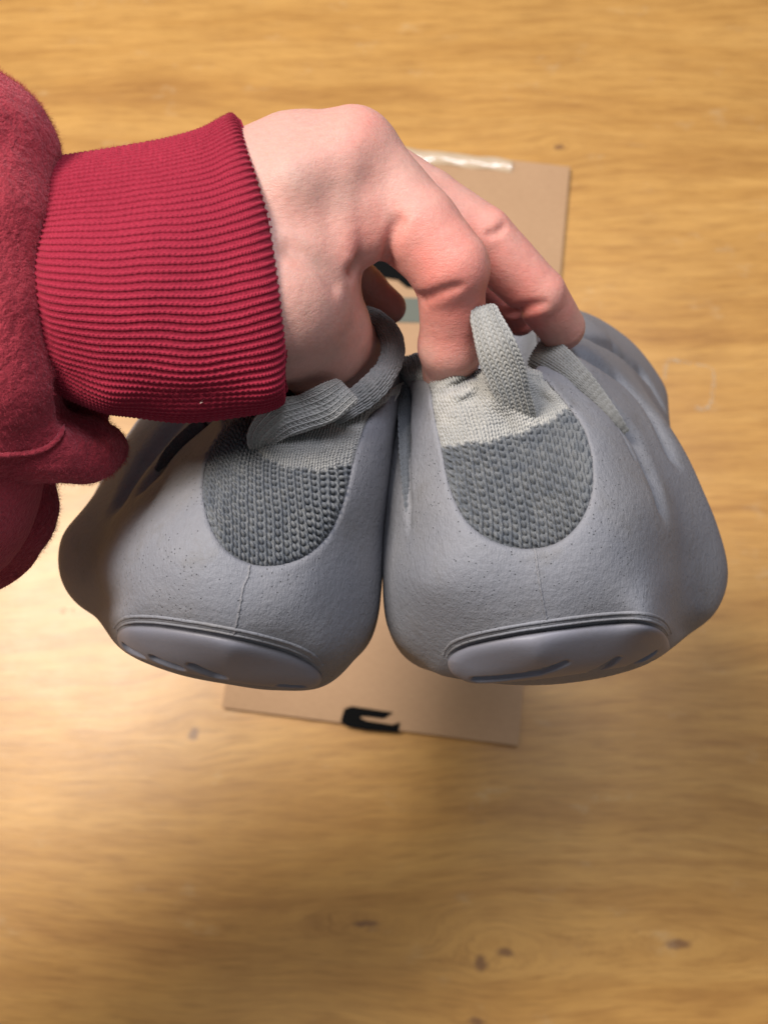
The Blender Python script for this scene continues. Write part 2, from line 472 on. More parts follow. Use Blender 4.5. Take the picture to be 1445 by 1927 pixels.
# ------------------------------------------------------------------ table
BOX_TOP = 0.006
def wood_material():
    m, nt, p = mat("varnished_oak_veneer")
    v0 = objco(nt)
    # knots bend the grain round themselves
    warp = noise(nt, objco(nt, (1, 1.6, 1)), 2.2, 2, 0.45)
    sep = nt.nodes.new('ShaderNodeSeparateXYZ'); nt.links.new(v0, sep.inputs[0])
    y = sep.outputs['Y']; x = sep.outputs['X']
    yy = math_(nt, 'ADD', y, math_(nt, 'MULTIPLY', warp, 0.075))
    knot_mask = None; kk = None
    jit = math_(nt, 'MULTIPLY', math_(nt, 'SUBTRACT', noise(nt, v0, 130, 3, 0.6), 0.5), 0.010)
    knots = [(905, 1812, 0.0048, 0.0052), (952, 1792, 0.0062, 0.0030), (1275, 1777, 0.0085, 0.0032), (690, 1738, 0.0090, 0.0020),
             (365, 1381, 0.0034, 0.0044), (1052, 276, 0.0036, 0.0026), (897, 1923, 0.0055, 0.0035)]
    for kx, ky, rx, ry in knots:
        c = plane_pt(kx, ky, 0)
        dx = math_(nt, 'DIVIDE', math_(nt, 'ADD', math_(nt, 'SUBTRACT', x, float(c[0])), jit), rx)
        dy = math_(nt, 'DIVIDE', math_(nt, 'ADD', math_(nt, 'SUBTRACT', y, float(c[1])), math_(nt, 'MULTIPLY', jit, 0.6)), ry)
        d2 = math_(nt, 'ADD', math_(nt, 'MULTIPLY', dx, dx), math_(nt, 'MULTIPLY', dy, dy))
        g = math_(nt, 'DIVIDE', 1.0, math_(nt, 'ADD', 1.0, math_(nt, 'MULTIPLY', d2, math_(nt, 'MULTIPLY', d2, 0.6))))
        b = math_(nt, 'DIVIDE', dy, math_(nt, 'ADD', 6.0, math_(nt, 'MULTIPLY', d2, 0.25)))
        knot_mask = g if knot_mask is None else math_(nt, 'MAXIMUM', knot_mask, g)
        kk = b if kk is None else math_(nt, 'ADD', kk, b)
    yy = math_(nt, 'ADD', yy, math_(nt, 'MULTIPLY', kk, -0.02))
    cmb = nt.nodes.new('ShaderNodeCombineXYZ')
    nt.links.new(math_(nt, 'MULTIPLY', x, 0.10), cmb.inputs[0]); nt.links.new(yy, cmb.inputs[1])
    gr = cmb.outputs[0]
    g1 = noise(nt, gr, 30, 5, 0.62, 0.4)
    g2 = noise(nt, gr, 160, 4, 0.65)
    cmb2 = nt.nodes.new('ShaderNodeCombineXYZ')
    nt.links.new(math_(nt, 'MULTIPLY', x, 0.045), cmb2.inputs[0]); nt.links.new(yy, cmb2.inputs[1])
    g3 = noise(nt, cmb2.outputs[0], 700, 3, 0.6)
    c = ramp(nt, g1, [(0.30, (0.46, 0.222, 0.052)), (0.47, (0.58, 0.302, 0.076)), (0.62, (0.64, 0.348, 0.095)), (0.78, (0.53, 0.272, 0.066))])
    c = mix(nt, 0.55, c, ramp(nt, g2, [(0.30, (0.68, 0.60, 0.52)), (0.55, (1.02, 1.02, 1.02)), (0.75, (1.1, 1.1, 1.12))]), 'MULTIPLY')
    c = mix(nt, 0.4, c, ramp(nt, g3, [(0.36, (0.55, 0.48, 0.40)), (0.5, (1, 1, 1))]), 'MULTIPLY')
    blot = noise(nt, v0, 9, 4, 0.6)
    c = mix(nt, 0.4, c, ramp(nt, blot, [(0.35, (0.80, 0.74, 0.66)), (0.65, (1.08, 1.06, 1.04))]), 'MULTIPLY')
    c = mix(nt, math_(nt, 'MULTIPLY', ramp(nt, knot_mask, [(0.25, (0, 0, 0)), (0.9, (1, 1, 1))]), 0.72), c, (0.15, 0.062, 0.03))
    # worn pale patches in the varnish
    wear = noise(nt, objco(nt, (0.7, 1.2, 1)), 26, 5, 0.7)
    c = mix(nt, math_(nt, 'MULTIPLY', ramp(nt, wear, [(0.60, (0, 0, 0)), (0.75, (1, 1, 1))]), 0.35), c, (0.62, 0.46, 0.27))
    nt.links.new(c, p.inputs['Base Color'])
    r = math_(nt, 'ADD', 0.30, math_(nt, 'MULTIPLY', wear, 0.22))
    p.inputs['Coat Weight'].default_value = 0.28; p.inputs['Coat Roughness'].default_value = 0.30
    nt.links.new(r, p.inputs['Roughness'])
    nt.links.new(bump(nt, g3, 0.12, 0.0004, bump(nt, wear, 0.15, 0.002)), p.inputs['Normal'])
    return m
WOOD = wood_material()
def box_mesh(name, lo, hi, mat_, parent=None, bevel=0.0, rz=0.0, c=(0, 0, 0)):
    import bmesh
    bm = bmesh.new(); bmesh.ops.create_cube(bm, size=1)
    lo = Vector(lo); hi = Vector(hi)
    for v in bm.verts:
        v.co = Vector([(lo[i] + hi[i]) / 2 + v.co[i] * (hi[i] - lo[i]) for i in range(3)])
    if bevel: bmesh.ops.bevel(bm, geom=bm.edges[:], offset=bevel, segments=3, affect='EDGES', profile=0.6)
    me = bpy.data.meshes.new(name); bm.to_mesh(me); bm.free()
    me.materials.append(mat_)
    o = bpy.data.objects.new(name, me); COL.objects.link(o)
    if parent is not None: o.parent = parent
    return o
table = empty("table", (0, 0.2, 0), "varnished light oak table with knots and pale wear marks, under everything", "table")
tt = box_mesh("tabletop", (-1.1, -0.85, -0.03), (1.1, 0.95, 0.0), WOOD, None, 0.004)
tt.parent = table; tt.location = (0, -0.2, 0)

FLO, nt_, p_ = mat("dark_carpet")
nt_.links.new(ramp(nt_, noise(nt_, objco(nt_), 300, 4), [(0.3, (0.10, 0.085, 0.07)), (0.7, (0.20, 0.17, 0.14))]), p_.inputs['Base Color']); p_.inputs['Roughness'].default_value = 0.95
floor_ = box_mesh("floor", (-6, -6, -0.80), (6, 6, -0.75), FLO)
floor_["kind"] = "structure"
for lx_ in (-1.02, 1.02):
    for ly_ in (-0.77, 0.87):
        leg_ = box_mesh("leg", (lx_ - 0.035, ly_ - 0.035, -0.75), (lx_ + 0.035, ly_ + 0.035, -0.031), WOOD, None, 0.003)
        leg_.parent = table; leg_.location = (0, -0.2, 0)
def stain_material():
    m, nt, p = mat("dried_white_residue")
    p.inputs['Base Color'].default_value = (0.70, 0.56, 0.38, 1); p.inputs['Roughness'].default_value = 0.6
    n = noise(nt, objco(nt), 160, 4, 0.7)
    nt.links.new(ramp(nt, n, [(0.38, (0, 0, 0)), (0.75, (0.6, 0.6, 0.6))]), p.inputs['Alpha'])
    return m
RES = stain_material()
def flat_stroke(name, pts, wid, z, m, parent, n=40):
    q = catmull([plane_pt(a, b, z) for a, b in pts], n)
    t = np.gradient(q, axis=0); t /= np.linalg.norm(t, axis=1)[:, None]
    s = np.stack([-t[:, 1], t[:, 0], 0 * t[:, 0]], 1)
    wv = wid * (0.7 + 0.3 * np.sin(np.linspace(0, 9, n))) * np.sqrt(np.clip(np.sin(np.linspace(0.05, np.pi - .05, n)) * 2, 0, 1))
    V = np.stack([q - s * wv[:, None], q + s * wv[:, None]], 1).reshape(-1, 3)
    return new_mesh_obj(name, V, grid_faces(n, 2), m, parent)
flat_stroke("residue_mark", [(1250, 715), (1252, 688), (1262, 678), (1300, 684), (1336, 692), (1342, 712), (1338, 750), (1330, 770)], 0.0021, 0.0006, RES, table)
flat_stroke("residue_mark", [(1306, 766), (1320, 771), (1334, 766)], 0.003, 0.0011, RES, table, 12)
flat_stroke("residue_mark", [(112, 1150), (130, 1148), (140, 1151)], 0.003, 0.0006, RES, table, 12)

# ------------------------------------------------------------------ shoe box lid
def card_material(name, col):
    m, nt, p = mat(name)
    v = objco(nt)
    fib = noise(nt, objco(nt, (1, 3, 1)), 160, 4, 0.7)
    c = mix(nt, 0.5, col, ramp(nt, fib, [(0.3, (0.84, 0.8, 0.76)), (0.7, (1.08, 1.08, 1.08))]), 'MULTIPLY')
    c = mix(nt, 0.4, c, ramp(nt, noise(nt, v, 14, 3), [(0.3, (0.88, 0.85, 0.82)), (0.7, (1.05, 1.05, 1.05))]), 'MULTIPLY')
    nt.links.new(c, p.inputs['Base Color']); p.inputs['Roughness'].default_value = 0.75
    nt.links.new(bump(nt, fib, 0.2, 0.0005), p.inputs['Normal'])
    return m
CARD = card_material("brown_cardboard", (0.50, 0.305, 0.168))
BL = plane_pt(417, 1332, BOX_TOP); BR = plane_pt(975, 1404, BOX_TOP); TR = plane_pt(1065, 312, BOX_TOP)
ux = (BR - BL); Wb = np.linalg.norm(ux); ux /= Wb
uy = np.array([-ux[1], ux[0], 0]); Lb = float((TR - BR) @ uy)
ang = math.atan2(ux[1], ux[0])
lid = empty("cardboard_box", (*BL[:2], 0), "flat brown cardboard box lying on the table below the sneakers", "box")
lid.rotation_euler = (0, 0, ang)
def on_lid(o):
    o.parent = lid; return o
th = 0.0025
on_lid(box_mesh("top_panel", (0, 0, BOX_TOP - th), (Wb, Lb, BOX_TOP), CARD, None, 0.0010))
on_lid(box_mesh("side_panel", (0.0008, 0, 0.0), (0.0008 + th, Lb, BOX_TOP - th - 0.0002), CARD, None, 0.0008))
on_lid(box_mesh("side_panel", (Wb - th - 0.0008, 0.0, 0.0), (Wb - 0.0008, Lb, BOX_TOP - th - 0.0002), CARD, None, 0.0008))
on_lid(box_mesh("end_panel", (th + 0.002, 0.0008, 0.0), (Wb - th - 0.002, 0.0008 + th, BOX_TOP - th - 0.0002), CARD, None, 0.0008))
on_lid(box_mesh("end_panel", (th + 0.002, Lb - th - 0.0008, 0.0), (Wb - th - 0.002, Lb - 0.0008, BOX_TOP - th - 0.0002), CARD, None, 0.0008))
INK, nt_, p_ = mat("black_print")
p_.inputs['Base Color'].default_value = (0.006, 0.006, 0.006, 1); p_.inputs['Roughness'].default_value = 0.9; p_.inputs['Specular IOR Level'].default_value = 0.08
GREYP, nt_, p_ = mat("grey_green_print")
p_.inputs['Base Color'].default_value = (0.17, 0.18, 0.15, 1); p_.inputs['Roughness'].default_value = 0.9; p_.inputs['Specular IOR Level'].default_value = 0.08
TAPE, nt_, p_ = mat("clear_packing_tape")
p_.inputs['Base Color'].default_value = (0.66, 0.50, 0.34, 1); p_.inputs['Roughness'].default_value = 0.12
p_.inputs['Coat Weight'].default_value = 1.0; p_.inputs['Coat Roughness'].default_value = 0.08
nt_.links.new(bump(nt_, noise(nt_, objco(nt_, (1, 4, 1)), 60, 3), 0.5, 0.002), p_.inputs['Normal'])
def print_shape(name, poly, z, m, smooth_n=0):
    P = [plane_pt(a, b, BOX_TOP) for a, b in poly]
    if smooth_n: P = catmull(P, smooth_n, True)
    P = np.array(P)
    # into box coordinates
    R = np.array([[math.cos(ang), math.sin(ang)], [-math.sin(ang), math.cos(ang)]])
    Q = (P[:, :2] - BL[:2]) @ R.T
    me = bpy.data.meshes.new(name)
    n = len(Q)
    me.from_pydata([(a, b, z) for a, b in Q] + [(a, b, z - 0.0003) for a, b in Q], [], [list(range(n))] + [[i, (i + 1) % n, n + (i + 1) % n, n + i] for i in range(n)])
    me.materials.append(m)
    o = bpy.data.objects.new(name, me); COL.objects.link(o); o.parent = lid
    return o
print_shape("printed_letter", [(648, 1334), (662, 1329), (740, 1341), (722, 1353), (700, 1350), (680, 1348), (678, 1351), (690, 1356), (738, 1364), (753, 1359), (749, 1379), (690, 1374), (650, 1367), (641, 1357)], BOX_TOP + 0.0008, INK)
print_shape("printed_letter", [(600, 455), (700, 455), (800, 480), (800, 545), (765, 542), (748, 528), (712, 522), (670, 508), (600, 500)], BOX_TOP + 0.0008, INK)
print_shape("printed_band", [(478, 556), (1030, 566), (1026, 612), (474, 602)], BOX_TOP + 0.0008, GREYP)

# strip of tape bent over the far edge
tp = plane_pt(742, 268, BOX_TOP); tq = plane_pt(965, 292, BOX_TOP)
R2 = np.array([[math.cos(ang), math.sin(ang)], [-math.sin(ang), math.cos(ang)]])
ta = (tp[:2] - BL[:2]) @ R2.T; tb = (tq[:2] - BL[:2]) @ R2.T
nu = 60; prof = [(-0.013 + 0.013 * k / 11, 0.0022 * math.sin(math.pi * k / 11) ** 0.9) for k in range(12)] + [(0.0012, -0.003), (0.0014, -0.008)]
V = []
for yo, zo in prof:
    for i in range(nu):
        f = i / (nu - 1)
        V.append((ta[0] + (tb[0] - ta[0]) * f, Lb + yo + 0.0006 * math.sin(f * 17), BOX_TOP + 0.0006 + zo + 0.0004 * math.sin(f * 23 + yo * 300)))
me_o = new_mesh_obj("packing_tape", V, grid_faces(len(prof), nu), TAPE, None); me_o.parent = lid

# ------------------------------------------------------------------ knit geometry
def h_stock(uw, vc, slope=0.75):
    a = uw - np.floor(uw) - 0.5
    s = np.abs(a) * 2
    env = np.sin(np.pi * np.clip(s, 0, 1)) ** 0.55
    ph = vc - slope * s + 0.03 * np.sin(uw * 5.1)
    f = 2 * (ph - np.floor(ph)) - 1
    return env * (0.45 + 0.55 * np.sqrt(np.maximum(1 - f * f, 0))) * (0.85 + 0.3 * hash2(np.floor(uw) + 200, np.floor(ph) + 300))
def h_pique(uw, vc):
    col = np.floor(uw); a = uw - col
    cord = np.sqrt(np.maximum(1 - ((a - 0.20) / 0.20) ** 2, 0)) * (0.78 + 0.22 * np.sin(2 * np.pi * (vc * 1.0 + a * 1.6)))
    off = np.where(np.mod(col, 2) < 1, 0.0, 0.5)
    vv = vc + off + (a - 0.72) * 0.9
    row = np.floor(vv); b = vv - row - 0.5
    r2 = ((a - 0.70) / 0.29) ** 2 + (b / 0.41) ** 2
    blob = np.sqrt(np.maximum(1 - r2, 0)) * (0.85 + 0.4 * hash2(col + 211, row + 317))
    return np.maximum(cord, blob)
def h_rib(uw, vc):
    col = np.floor(uw); a = uw - col
    cord = np.sqrt(np.maximum(1 - ((a - 0.20) / 0.20) ** 2, 0)) * (0.90 + 0.10 * np.sin(2 * np.pi * vc))
    s = np.clip((a - 0.40) / 0.60, 0, 1)
    ph = vc - 0.9 * np.abs(s - 0.5); f = 2 * (ph - np.floor(ph)) - 1
    leg = np.sin(np.pi * np.clip(np.abs(s - 0.5) * 2, 0.05, 1)) ** 0.5 * np.sqrt(np.maximum(1 - f * f, 0))
    return np.maximum(cord, np.where(a > 0.40, 0.72 * leg * (0.85 + 0.3 * hash2(col + 20, np.floor(ph) + 40)), 0))
def displaced(name, S, nv, nu, height, parent, material, attrs=None, wrap_u=False, flip=False, keep=None):
    """S: [nv,nu,3] in view mm; height: [nv,nu] mm along the normal that faces the camera side"""
    du = np.gradient(S, axis=1); dv = np.gradient(S, axis=0)
    if wrap_u:
        du = (np.roll(S, -1, 1) - np.roll(S, 1, 1)) / 2
    nrm = np.cross(du, dv); nrm /= np.linalg.norm(nrm, axis=-1, keepdims=True) + 1e-9
    if flip: nrm = -nrm
    P = S + nrm * height[..., None]
    f = grid_faces(nv, nu, wrap_u)
    if keep is not None: f = f[keep.ravel()[f].all(1)]
    if flip: f = f[:, ::-1]
    return new_mesh_obj(name, v2w(P.reshape(-1, 3)), f, material, parent, True, attrs, origin=tuple(parent.location))
def tube(name, path, parent, wales, courses, n_len, n_th, amp, light, swap=False, sq=2.4, cap0=True, cap1=True, lumps=0.0, material=None):
    """flattened knitted band; path rows: px, py, depth, half width px, half thickness px, roll"""
    path = np.asarray(path, float)
    c = catmull(path, n_len)
    C = px2v(c[:, :3]); hw = c[:, 3] * c[:, 2] / FPX; ht = c[:, 4] * c[:, 2] / FPX
    roll = c[:, 5] if c.shape[1] > 5 else np.zeros(n_len)
    T = np.gradient(C, axis=0); L = np.concatenate([[0], np.cumsum(np.linalg.norm(np.diff(C, axis=0), axis=1))])
    T /= np.linalg.norm(T, axis=1)[:, None]
    toc = -C / np.linalg.norm(C, axis=1)[:, None]
    S_ = np.cross(T, toc); S_ /= np.linalg.norm(S_, axis=1)[:, None] + 1e-9
    Nn = np.cross(S_, T)
    cr, sr = np.cos(roll)[:, None], np.sin(roll)[:, None]
    S2 = S_ * cr + Nn * sr; N2 = -S_ * sr + Nn * cr
    rad = np.ones(n_len); e = 2.0
    if cap0: rad = np.minimum(rad, np.sqrt(np.clip(1 - np.clip(1 - L / e, 0, 1) ** 2, 1e-4, 1)))
    if cap1: rad = np.minimum(rad, np.sqrt(np.clip(1 - np.clip(1 - (L[-1] - L) / e, 0, 1) ** 2, 1e-4, 1)))
    th = np.linspace(0, 2 * np.pi, n_th, endpoint=False)
    cth, sth = np.cos(th), np.sin(th)
    ex = np.sign(cth) * np.abs(cth) ** (2 / sq); ey = np.sign(sth) * np.abs(sth) ** (2 / sq)
    capw = 0.78 + 0.22 * rad
    P = C[:, None] + S2[:, None] * (ex[None, :, None] * (hw * capw)[:, None, None]) + N2[:, None] * (ey[None, :, None] * (ht * rad)[:, None, None])
    if lumps:
        P = P + N2[:, None] * (fbm(P / 6.0, 2) * lumps)[..., None]
    # arc length round the section for even wales
    d = np.linalg.norm(np.roll(P, -1, 1) - P, axis=-1).mean(0); arc = np.concatenate([[0], np.cumsum(d)[:-1]]) / d.sum()
    U, Vv = np.meshgrid(arc * wales, L / L[-1] * courses)
    Hh = h_rib(U, Vv) if swap else h_stock(U, Vv)
    nrm = np.cross(np.roll(P, -1, 1) - np.roll(P, 1, 1), np.gradient(P, axis=0))
    nrm /= np.linalg.norm(nrm, axis=-1, keepdims=True) + 1e-9
    cen = C[:, None]
    if ((P - cen) * nrm).sum() < 0: nrm = -nrm
    P = P + nrm * (Hh * amp * rad[:, None])[..., None]
    return new_mesh_obj(name, v2w(P.reshape(-1, 3)), grid_faces(n_len, n_th, True), material or KNIT, parent, True, {"light": np.full(P.shape[0] * P.shape[1], light)}, origin=tuple(parent.location))

# ------------------------------------------------------------------ sneaker builder
toc0 = np.array([0, 0, -1.0])
def build_sneaker(S):
    root = empty("sneaker", v2w(px2v((S['base'][0], S['base'][1], 300))), S['label'], "sneaker", "pair of sneakers held in the hand")
    x0, x1 = S['xr']
    tab = Table(S['front'], x0 - 40, x1 + 40, 480, 1360)
    sec = Sections(S['sections'])
    dmax = S['sections'][-1][0]
    win = PolyField(S['window']); opening = PolyField(S['opening']); pad = PolyField(S['pad'])
    def body(X, Y, D):
        px, py = toP(X, Y, D)
        f = smax(sec(px, py, D), (tab(px, py) - D) * 0.8, 13.0)
        f = smax(f, D - dmax, 20.0)
        return f
    for g in S['grooves']:
        ds = [hit(body, a, b)[0] for a, b, r in g['path']]
        ds = np.array(ds)
        if np.isnan(ds).any():
            ok = ~np.isnan(ds); ds = np.interp(np.arange(len(ds)), np.arange(len(ds))[ok], ds[ok])
        g['pts'] = [(a, b, d + g.get('off', 0), r) for (a, b, r), d in zip(g['path'], ds)]
    def body2(X, Y, D):
        f = body(X, Y, D)
        for g in S['grooves']:
            s = chain(X, Y, D, g['pts'], 2.0)
            if g.get('ridge'): f = smin(f, s, g.get('k', 4.0))
            else: f = smax(f, -s, g.get('k', 3.0))
        return f
    # solid volume the pad seats into
    def foam(X, Y, D):
        px, py = toP(X, Y, D)
        f = body2(X, Y, D)
        sc_ = D / FPX
        tb = tab(px, py)
        wcut = np.maximum(win(px, py) * sc_, D - (tb + 4.5))
        f = smax(f, -wcut, 1.5)
        ocut = np.maximum(opening(px, py) * sc_, D - 430)
        f = smax(f, -ocut, 3.0)
        pd = pad(px, py) * sc_
        # pad recess, the slit round it and the moulded lip above it
        f = smax(f, -np.maximum(pd - 0.55, D - tb - 2.2), 0.5)
        return f
    lo = [(x0 - CX) / FPX * dmax if x0 < CX else (x0 - CX) / FPX * 250, -72, 246]
    hi = [(x1 - CX) / FPX * 420 if x1 > CX else (x1 - CX) / FPX * 250, 92, dmax + 4]
    lo[0] -= 3; hi[0] += 3
    V, Fc = surface_nets(foam, lo, hi, 0.95)
    fo = new_mesh_obj("foam_upper", v2w(V), Fc, FOAM, root, origin=tuple(root.location))
    # rubber heel pad
    tr = S['treads']
    def padf(X, Y, D):
        px, py = toP(X, Y, D)
        sc_ = D / FPX
        tb = tab(px, py)
        f = smax(pad(px, py) * sc_ + 0.1, (tb - 0.9 - D) * 0.8, 4.2)
        f = np.maximum(f, D - tb - 14)
        for q in tr:
            ds = q[3]
            f = smax(f, -(cone(X, Y, D, q[0], q[1])), 0.8)
        return f
    keep = list(tr); tr.clear()
    for q in keep:
        for e in (0, 1):
            dd = hit(padf, q[e][0] , q[e][1] - 7, 250, 310, 240)[0]
            if np.isnan(dd): dd = float(tab(q[e][0], q[e][1] - 7)) + 1.0
            q[e] = (q[e][0], q[e][1] - 3, dd + 0.3, q[e][3] * 1.5)
    tr.extend(keep)
    pp = pad.p
    lo = [(pp[:, 0].min() - 10 - CX) / FPX * (300 if pp[:, 0].min() < CX else 250), -(pp[:, 1].max() + 10 - CY) / FPX * 300, 252]
    hi = [(pp[:, 0].max() + 10 - CX) / FPX * (300 if pp[:, 0].max() > CX else 250), -(pp[:, 1].min() - 10 - CY) / FPX * 250, 306]
    V, Fc = surface_nets(padf, lo, hi, 0.5)
    new_mesh_obj("outsole_heel", v2w(V), Fc, PAD, root, origin=tuple(root.location))
    # moulding seam, a hairline bead standing on the foam
    sp = catmull(S['seam'], 70)
    ds = hit(foam, sp[:, 0], sp[:, 1], n=700)
    sp = np.column_stack([sp[:, 0] + 0.8 * np.sin(np.arange(70) * 1.9) * (np.arange(70) % 7 < 3), sp[:, 1], ds])
    C = px2v(sp); n = len(C)
    th = np.linspace(0, 2 * np.pi, 8, endpoint=False)
    T = np.gradient(C, axis=0); T /= np.linalg.norm(T, axis=1)[:, None]
    toc = np.array([0, 0, -1.0]); S_ = np.cross(T, toc); S_ /= np.linalg.norm(S_, axis=1)[:, None]
    rr = 0.32 + 0.06 * np.sin(np.arange(n) * 0.9)
    P = C[:, None] + (S_[:, None] * np.cos(th)[None, :, None] * 1.0 + toc * np.sin(th)[None, :, None] * 0.8) * rr[:, None, None]
    sm = new_mesh_obj("mould_seam", v2w(P.reshape(-1, 3)), grid_faces(n, 8, True), FOAM, fo)
    # moulded lip and inner band that frame the rubber pad
    pc = catmull(S['pad'], 400, True); tn = np.roll(pc, -3, 0) - np.roll(pc, 3, 0); tn /= np.linalg.norm(tn, axis=1)[:, None]
    on_ = np.stack([tn[:, 1], -tn[:, 0]], 1)
    if (polysd(pc, pc[:5, 0] + on_[:5, 0] * 5, pc[:5, 1] + on_[:5, 1] * 5) < 0).any(): on_ = -on_
    a0, a1 = S['lip_from'], S['lip_to']
    ia = np.argmin(((pc - a0) ** 2).sum(1)); ib = np.argmin(((pc - a1) ** 2).sum(1))
    idx = np.arange(ia, ib + 1) if ib > ia else np.concatenate([np.arange(ia, 400), np.arange(0, ib + 1)])
    tt_ = np.linspace(0, 1, len(idx)); fade = np.sqrt(np.clip(np.sin(np.pi * np.clip(tt_, 0.02, 0.98)) * 3, 0, 1))
    for nm, off, r0 in (("moulded_lip", 16, 0.55), ("pad_welt", 5.5, 0.42)):
        q_ = pc[idx] + on_[idx] * (off * (0.45 + 0.55 * fade))[:, None]
        dd = hit(foam, q_[:, 0], q_[:, 1], 245, 330, 500)
        ok = ~np.isnan(dd); dd = np.interp(np.arange(len(dd)), np.arange(len(dd))[ok], dd[ok])
        ker = np.ones(9) / 9; dd = np.convolve(np.pad(dd, 4, 'edge'), ker, 'valid')
        C = px2v(np.column_stack([q_, dd + 0.15])); n = len(C)
        T = np.gradient(C, axis=0); T /= np.linalg.norm(T, axis=1)[:, None]
        S_ = np.cross(T, toc0); S_ /= np.linalg.norm(S_, axis=1)[:, None]
        th = np.linspace(0, 2 * np.pi, 12, endpoint=False); rr = r0 * (0.35 + 0.65 * fade) * (1 + 0.06 * np.sin(np.arange(n) * 0.37))
        P = C[:, None] + (S_[:, None] * np.cos(th)[None, :, None] + toc0 * np.sin(th)[None, :, None]) * rr[:, None, None]
        new_mesh_obj(nm, v2w(P.reshape(-1, 3)), grid_faces(n, 12, True), FOAM, fo)
    # knitted heel panel and collar
    nv, nu = S['knit_res']
    rows = np.array([[(a, b) for a, b in r] for r in S['knit_rows']], float)
    G = gridspline(rows, nv, nu)
    vv = np.linspace(0, 1, nv)[:, None]; uu = np.linspace(0, 1, nu)[None, :]
    dep = tab(G[..., 0], G[..., 1]) + S['knit_dep'](uu, vv, G)
    wd = win(G[..., 0], G[..., 1])
    dep = dep + 0.9 * np.clip((wd + 14) / 16, 0, 1) ** 1.5 + 3.2 * np.clip((wd - 2) / 8, 0, 1)
    # roll the top edge over, away from the camera, and down inside
    rv = 1 - S['roll']
    r = np.clip((vv - rv) / S['roll'], 0, 1) * np.ones_like(dep)
    G[..., 1] += r ** 2 * 26 - 8 * np.sin(np.pi * r)
    dep = dep + 9 * (1 - np.sqrt(np.clip(1 - r ** 2, 0, 1))) + 3 * r
    Sv = px2v(np.dstack([G, dep]))
    lm = np.clip(-polysd(catmull(S['light_poly'], 80, True), G[..., 0].ravel(), G[..., 1].ravel()).reshape(nv, nu) + 2.5 * np.sin(uu * S['wales'] * 2 * np.pi) + 2.0 * np.sin(uu * 37), -4, 4) / 8 + 0.5
    wob = fbm(Sv / 7.0, 2) * 0.30
    uw = uu * S['wales'] + wob + S.get('skew', 0) * vv
    # courses follow arc length, wider in the patch
    vc1 = vv * S['courses'] + wob * 0.6
    Hh = h_pique(uw, vc1) * 1.25 * (1 - lm) + h_stock(uw * S['wr'], vc1 * S['cr']) * 0.98 * lm
    lat = np.clip(0.18 + 0.82 * lm + 0.0 * Hh, 0, 1)
    lat = np.where(lm > 0.5, lat * S['light_mul'](G), lat * 0.9)
    lat = np.clip(lat + (hash2(np.floor(uw) + 50, np.floor(vc1) + 90) - 0.5) * 0.16, 0, 1)
    Hh = Hh * np.clip(0.35 - wd / 14, 0.25, 1)
    displaced("knit_heel_panel", Sv, nv, nu, Hh, root, KNIT, {"light": lat}, flip=S['flip'], keep=wd < 16)
    # dark knitted lining inside the foot opening
    pl = catmull(S['opening'], 72, True); pl[:, 1] = np.maximum(pl[:, 1], S['lining_top'])
    cc_ = pl.mean(0); rings = []
    for t_ in np.linspace(0, 1, 14):
        k_ = 1.03 - 0.10 * t_ if t_ < 0.8 else (1.03 - 0.10 * t_) * math.sqrt(max(1 - ((t_ - 0.8) / 0.2) ** 2, 0.0004))
        q_ = cc_ + (pl - cc_) * k_
        rings.append(np.column_stack([q_, np.full(len(q_), 304 + 118 * t_)]))
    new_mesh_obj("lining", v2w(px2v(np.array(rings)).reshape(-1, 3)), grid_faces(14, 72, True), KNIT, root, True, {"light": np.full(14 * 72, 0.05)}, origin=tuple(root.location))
    # fuzzy edge stitches around the window: a bead of yarn tucked under the foam
    k = 0
    for t in S['bands']:
        tube(t['name'], t['path'], root, t['wales'], t['courses'], t['n'][0], t['n'][1], t['amp'], t['light'], t.get('swap', False), t.get('sq', 2.4), t.get('cap0', True), t.get('cap1', True), t.get('lumps', 0))
    # knit showing in side slots
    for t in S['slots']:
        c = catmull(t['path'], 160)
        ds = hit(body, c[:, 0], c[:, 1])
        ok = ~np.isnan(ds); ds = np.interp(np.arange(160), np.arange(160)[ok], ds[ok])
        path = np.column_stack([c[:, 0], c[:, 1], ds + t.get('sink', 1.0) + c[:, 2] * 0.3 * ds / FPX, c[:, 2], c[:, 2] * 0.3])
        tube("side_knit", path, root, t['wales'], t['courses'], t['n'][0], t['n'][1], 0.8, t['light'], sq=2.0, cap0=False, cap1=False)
    return root, foam, tab

